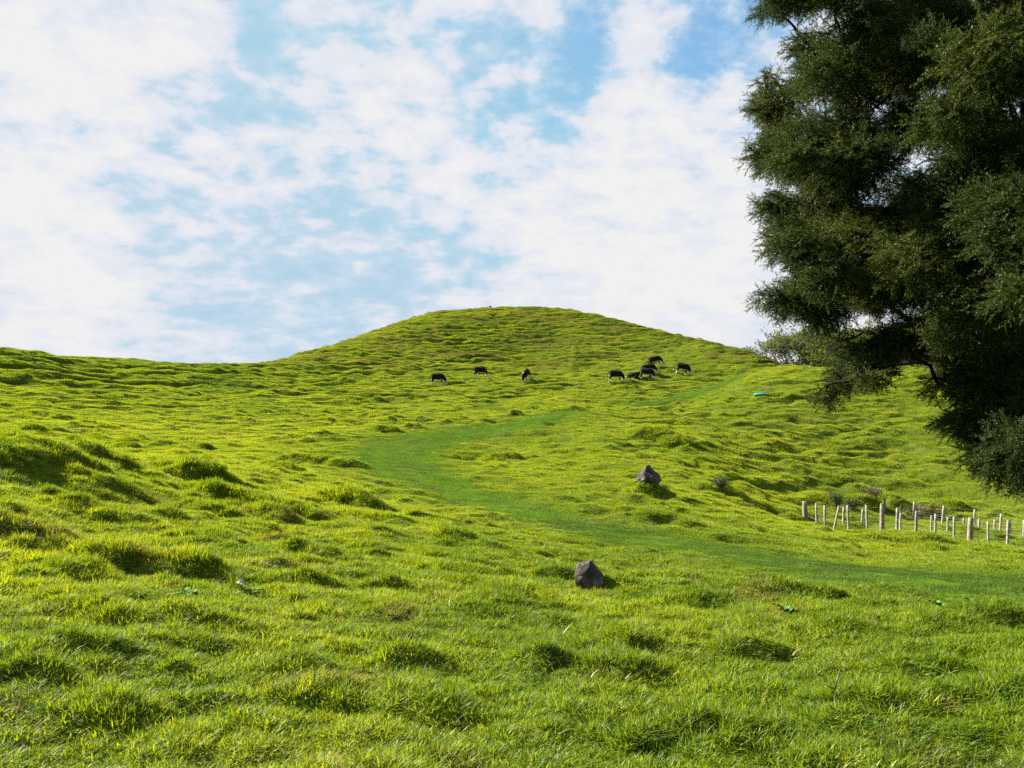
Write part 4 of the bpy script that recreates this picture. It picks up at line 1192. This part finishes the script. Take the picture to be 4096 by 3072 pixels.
        # twigs through the mass
        for q in range(int(5 + rad * 8)):
            dv = nr.normal(0, 1, 3); dv[2] *= 0.5; dv /= np.linalg.norm(dv)
            st = pts[-1 - (q % 3)]; en = e + dv * rad * 0.75
            md = (st + en) / 2 + np.array([0, 0, 0.06])
            boughs.add(*tube([st, md, en], [0.009, 0.006, 0.003], 4, False)[:2])
        ns = int((262 if vis else 80) * (rad / 0.45) ** 2)
        ns = max(ns, 14)
        out = rel[:2] / max(hd, 1e-3)
        for q in range(ns):
            dv = nr.normal(0, 1, 3); dv /= np.linalg.norm(dv)
            rr = rad * nr.uniform(0.25, 1.0) ** 0.6
            off = dv * rr * np.array([1, 1, 0.62])
            p = rel + off - np.array([0, 0, 0.10 * rad])
            d = dv * 0.9 + np.array([out[0] * 0.3, out[1] * 0.3, -0.2]) + nr.normal(0, 0.45, 3)
            d /= np.linalg.norm(d)
            sc = nr.uniform(0.7, 1.1) * (0.85 if rad > 0.2 else 0.6)
            P.append(p - d * 0.17 * sc); D.append(d); Sc.append(sc)
            Ti.append(np.clip(0.40 + 0.28 * math.sin(k * 2.3) + nr.normal(0, 0.13), 0, 1))
    bo = link('small_boughs', boughs.mesh('small_boughs'), M_bark, root); bo['kind'] = 'stuff'
    P, D, Sc, Ti = np.array(P), np.array(D), np.array(Sc), np.array(Ti)
    up = np.array([0, 0, 1.0]) + nr.normal(0, 0.5, D.shape)
    y = np.cross(up, D); y /= np.linalg.norm(y, axis=1, keepdims=True); z = np.cross(D, y)
    srcs = [spray_mesh('needle_spray', 40 + i) for i in range(6)]
    f = scatter('foliage', P, euler_from(D, y, z), np.stack([Sc] * 3, -1), nr.integers(0, 6, len(P)), Ti, Ti * 0, srcs)
    f.parent = root; f['kind'] = 'stuff'
    tag(root, 'big dark needle-leaved tree hanging into the right of the view', 'tree')
    print('sprays', len(P), 'lobes', len(lobes))
big_tree()

# ------------------------------------------------------------------ bare trees behind the ridge
M_budleaf = leaf_material('fresh_spring_leaves', [(0.07, 0.105, 0.015), (0.12, 0.165, 0.018), (0.18, 0.22, 0.025)], 0.45, 0.02)
def bare_tree(u, dist, height, spread, seed, label, leafy, name='bare_tree', zoff=-2.4):
    x, y, z = on_ground(u, dist); z += zoff
    root = empty(name, (x, y, z)); r = random.Random(seed)
    trunk = Bag(); crown = Bag(); lv, lt, lval = [], [], []
    def grow(p, d, L, rad, depth):
        n = 4; pts = [p]; q = p
        for i in range(n):
            d = d + np.array([r.gauss(0, 0.14), r.gauss(0, 0.14), r.gauss(0.03, 0.08)]); d = d / np.linalg.norm(d)
            q = q + d * L / n; pts.append(q)
        (trunk if depth <= 1 else crown).add(*tube(pts, np.maximum(np.linspace(rad, rad * 0.6, n + 1), 0.022), 6 if depth < 2 else 3, False)[:2])
        if depth >= 4:
            if r.random() < leafy:
                for _ in range(5):
                    c = q + np.array([r.gauss(0, 0.16) for _ in range(3)]); a = np.array([r.gauss(0, 1) for _ in range(3)]); a /= np.linalg.norm(a); b2 = np.cross(a, [0.3, 0.5, 0.8]); b2 /= np.linalg.norm(b2)
                    s = r.uniform(0.10, 0.21); n0 = len(lv); lv.extend([c - a * s, c + b2 * s * 0.5, c + a * s, c - b2 * s * 0.5]); lt.append((n0, n0 + 1, n0 + 2)); lt.append((n0, n0 + 2, n0 + 3)); lval.extend([r.random()] * 4)
            return
        k = 4 if depth < 3 else 6
        for i in range(k):
            f = r.uniform(0.45, 1.0); b = pts[min(n, max(1, int(f * n)))]
            a = np.array([r.gauss(0, 1) * spread, r.gauss(0, 1) * spread, r.uniform(-0.1, 0.6)])
            nd = d * 0.8 + a * 0.62; nd /= np.linalg.norm(nd)
            grow(b, nd, L * r.uniform(0.62, 0.85), rad * 0.58, depth + 1)
    for s in range(4):
        a = 2 * math.pi * s / 4 + r.uniform(-0.4, 0.4)
        d = np.array([math.cos(a) * 0.7 * spread, math.sin(a) * 0.7 * spread, 0.75]); d /= np.linalg.norm(d)
        grow(np.array([0.15 * math.cos(a), 0.15 * math.sin(a), -0.3]), d, height * 0.34, 0.13, 0)
    link('trunk', trunk.mesh('trunk'), M_greybark, root)
    c = link('crown', crown.mesh('crown'), M_greybark, root)
    if lv:
        me = np_mesh('leaves', np.array(lv), np.array(lt), smooth=False)
        at = me.attributes.new('bt', 'FLOAT', 'POINT'); at.data.foreach_set('value', np.array(lval, np.float32))
        lf = link('leaves', me, M_budleaf, root); lf['kind'] = 'stuff'
    tag(root, label, 'tree', 'spreading trees behind the right-hand ridge')
bare_tree(808, 112, 14.5, 1.25, 31, 'leftmost bare grey spreading tree behind the ridge, leaning left', 0.7)
bare_tree(845, 111, 16, 1.1, 32, 'bare tree behind the ridge flushed with bright green leaves', 0.95)
bare_tree(888, 111, 17, 1.1, 33, 'grey bare tree behind the ridge seen through the hanging bough', 0.8)
bare_tree(935, 112, 15, 1.15, 34, 'rightmost bare tree behind the ridge, partly behind the dark needle tree', 0.5)

# ------------------------------------------------------------------ gorse and dead bushes near the fence
M_gorse = leaf_material('gorse_spines', [(0.025, 0.04, 0.014), (0.05, 0.07, 0.02), (0.09, 0.10, 0.03)], 0.15, 0.02)
M_dead = leaf_material('dead_spines', [(0.10, 0.085, 0.035), (0.16, 0.135, 0.055), (0.22, 0.18, 0.08)], 0.1, 0.02)
def bush(name, u, dist, w, h, seed, label, leafm, density=900, group=None):
    x, y, z = on_ground(u, dist); root = empty(name, (x, y, z)); r = np.random.default_rng(seed)
    st = Bag(); V, T, val = [], [], []
    for s in range(26):
        a = r.uniform(0, 2 * np.pi); e = np.array([math.cos(a) * w * r.uniform(0.1, 0.5), math.sin(a) * w * r.uniform(0.1, 0.4), h * r.uniform(0.55, 1.05)])
        m = e * 0.5 + np.array([0, 0, 0.1 * h]) + r.normal(0, 0.03, 3)
        st.add(*tube([(0, 0, -0.1), m, e], [0.018, 0.011, 0.004], 4, False)[:2])
        for q in range(density // 26):
            t = r.uniform(0.35, 1.05); c = (m * 2 * t * (1 - t) + e * t * t) + r.normal(0, 0.06 * w + 0.02, 3)
            a1 = r.normal(0, 1, 3); a1 /= np.linalg.norm(a1); b1 = np.cross(a1, r.normal(0, 1, 3)); b1 /= np.linalg.norm(b1)
            s1 = r.uniform(0.03, 0.06); n0 = len(V)
            V.extend([c - a1 * s1, c + b1 * s1 * 0.25, c + a1 * s1, c - b1 * s1 * 0.25]); T.append((n0, n0 + 1, n0 + 2)); T.append((n0, n0 + 2, n0 + 3)); val.extend([r.uniform()] * 4)
    link('stems', st.mesh('stems'), M_twig, root)
    me = np_mesh('spines', np.array(V), np.array(T), smooth=False); at = me.attributes.new('bt', 'FLOAT', 'POINT'); at.data.foreach_set('value', np.array(val, np.float32))
    o = link('spines', me, leafm, root); o['kind'] = 'stuff'
    tag(root, label, 'bush', group)
bush('gorse_bush', 836, 47, 1.1, 1.15, 1, 'dark upright gorse bush on the bank above the corner post', M_gorse, 1500)
bush('gorse_bush', 850, 47.5, 1.3, 0.6, 2, 'low brown-green gorse bush right beside the upright one', M_gorse, 1200)
bush('gorse_bush', 719, 37.6, 0.9, 0.55, 3, 'dark spiny bush topping the mound right of the pointed boulder', M_gorse, 1000)
bush('dead_bush', 872, 50, 1.2, 0.8, 4, 'pale dry bush on the tussock crest left of the rear stakes', M_dead, 900)
bush('dead_bush', 917, 50.5, 1.8, 0.75, 5, 'pale dead brushwood lying on the tussock behind the rear stakes', M_dead, 1300)
bush('dead_bush', 937, 50.8, 1.0, 0.6, 6, 'small dry bush right of the brushwood heap', M_dead, 700)

# ------------------------------------------------------------------ docks, fallen leaf, twigs in the near grass
M_dock = plain('dock_leaf', (0.06, 0.13, 0.018), (0.09, 0.17, 0.03), 18, 0.8, 0.1, spec=0.1)
M_pale = plain('bleached_dead_leaf', (0.42, 0.41, 0.38), (0.30, 0.28, 0.25), 14, 0.8, 0.2)
def leaf_mesh(name, L, Wd, fold, curl, r):
    n = 7; V, Q = [], []
    for i in range(n):
        t = i / (n - 1); w = Wd * math.sin(math.pi * min(1, 0.10 + 0.9 * t) ** 0.75) * 0.5 + 0.002
        xx = L * t; zz = L * (0.55 * t - curl * t * t)
        wav = 0.010 * math.sin(t * 9 + r.uniform(0, 3))
        V += [(xx, -w, zz + fold * w + wav), (xx, 0, zz), (xx, w, zz + fold * w - wav)]
    for i in range(n - 1):
        a = i * 3
        Q += [(a, a + 1, a + 4, a + 3), (a + 1, a + 2, a + 5, a + 4)]
    me = np_mesh(name, np.array(V), np.array(Q))
    return me
def dock(u, v, size, seed, label, nl=5):
    p = ray_hit(u, v); r = random.Random(seed)
    root = empty('dock_plant', (p[0], p[1], ground_z(p[0], p[1]) + 0.015))
    for k in range(nl):
        o = link('leaf', leaf_mesh('leaf', size * r.uniform(0.7, 1.1), size * 0.42, 0.35, r.uniform(0.2, 0.55), r), M_dock, root)
        o.rotation_euler = (r.uniform(-0.3, 0.3), r.uniform(-0.35, 0.1), k * 2 * math.pi / nl + r.uniform(-0.4, 0.4))
    tag(root, label, 'weed', 'broad-leaved docks in the grass')
dock(188, 597, 0.17, 1, 'broad-leaved dock left of the bleached dead leaf')
dock(254, 594, 0.15, 2, 'grey-green dock just right of the bleached dead leaf', 4)
dock(940, 608, 0.14, 3, 'dock at the near edge of the path, left of another at the right')
dock(975, 606, 0.15, 4, 'dock at the near edge of the path, close to the right side')
dock(786, 613, 0.14, 5, 'dock below the path in the middle right')
p = ray_hit(242, 592)
o = link('dead_leaf', leaf_mesh('dead_leaf', 0.10, 0.075, 0.5, 0.5, random.Random(4)), M_pale)
o.location = (p[0] - 0.06, p[1], ground_z(p[0], p[1]) + 0.085); o.rotation_euler = (0.5, 0.2, 0.2)
tag(o, 'bleached white dead leaf lying on the grass between two docks', 'leaf')
def twig(name, pts, rad, label):
    P = []
    for (u, v, lift) in pts:
        h = ray_hit(u, v)
        P.append(h)
    base = P[0]
    x, y = base[0], base[1]; d0 = math.hypot(x, y); out = []
    for (u, v, lift) in pts:
        dd = pix_dir(u, v); k = y / dd[1]; out.append(EYE + dd * k)
    out = np.array(out); out += np.array([0, -0.03, 0.05])
    b = Bag(); b.add(*tube(out, np.linspace(rad, rad * 0.5, len(out)), 6, True))
    o = link(name, b.mesh(name), M_twig); tag(o, label, 'twig')
twig('twig', [(833, 695, 0), (836, 686, 0), (838, 677, 0)], 0.006, 'brown upright twig sticking out of the right foreground grass')
twig('twig', [(832, 696, 0), (826, 693, 0), (820, 690, 0)], 0.005, 'short reddish twig lying left from the upright twig')
twig('twig', [(520, 750, 0), (524, 742, 0), (522, 736, 0), (516, 735, 0)], 0.005, 'bent pale twig in the bottom middle of the grass')
twig('twig', [(990, 702, 0), (992, 696, 0), (988, 690, 0)], 0.006, 'curled pale stem in the lower right grass')

# dead stems and curled brown leaves lying through the near grass
M_deadstem = leaf_material('dead_stems', [(0.10, 0.06, 0.03), (0.22, 0.15, 0.08), (0.38, 0.30, 0.19)], 0.2, 0.02)
def dead_stems():
    out = []
    for v in range(5):
        me = tuft_mesh('dead_stem_tuft', 7, 0.05, 0.05, 0.15, 0.0045, 1.0, 3, np.random.default_rng(900 + v), curl=1.4); me.materials.append(M_deadstem)
        out.append(bpy.data.objects.new('dead_stem_tuft', me))
    x, y, d = band(2.0, 17.0, 9.0)
    f = fbm(x / 1.4, y / 1.4, 3, 131); keep = (f > 0.18) & (grid_at(PM_in, x, y) < 0.2)
    x, y = x[keep], y[keep]; n = len(x); z = grid_at(Z_in, x, y) + 0.03
    o = scatter('dead_stems', np.stack([x, y, z], -1), frame(ground_n(x, y, 0.08), rng.uniform(0, 6.28, n)), np.repeat(rng.uniform(0.7, 1.3, n)[:, None], 3, 1),
                rng.integers(0, 5, n), rng.uniform(0, 1, n), 0 * x, out)
    tag(o, 'brown dead stems scattered through the foreground grass', kind='stuff')
dead_stems()
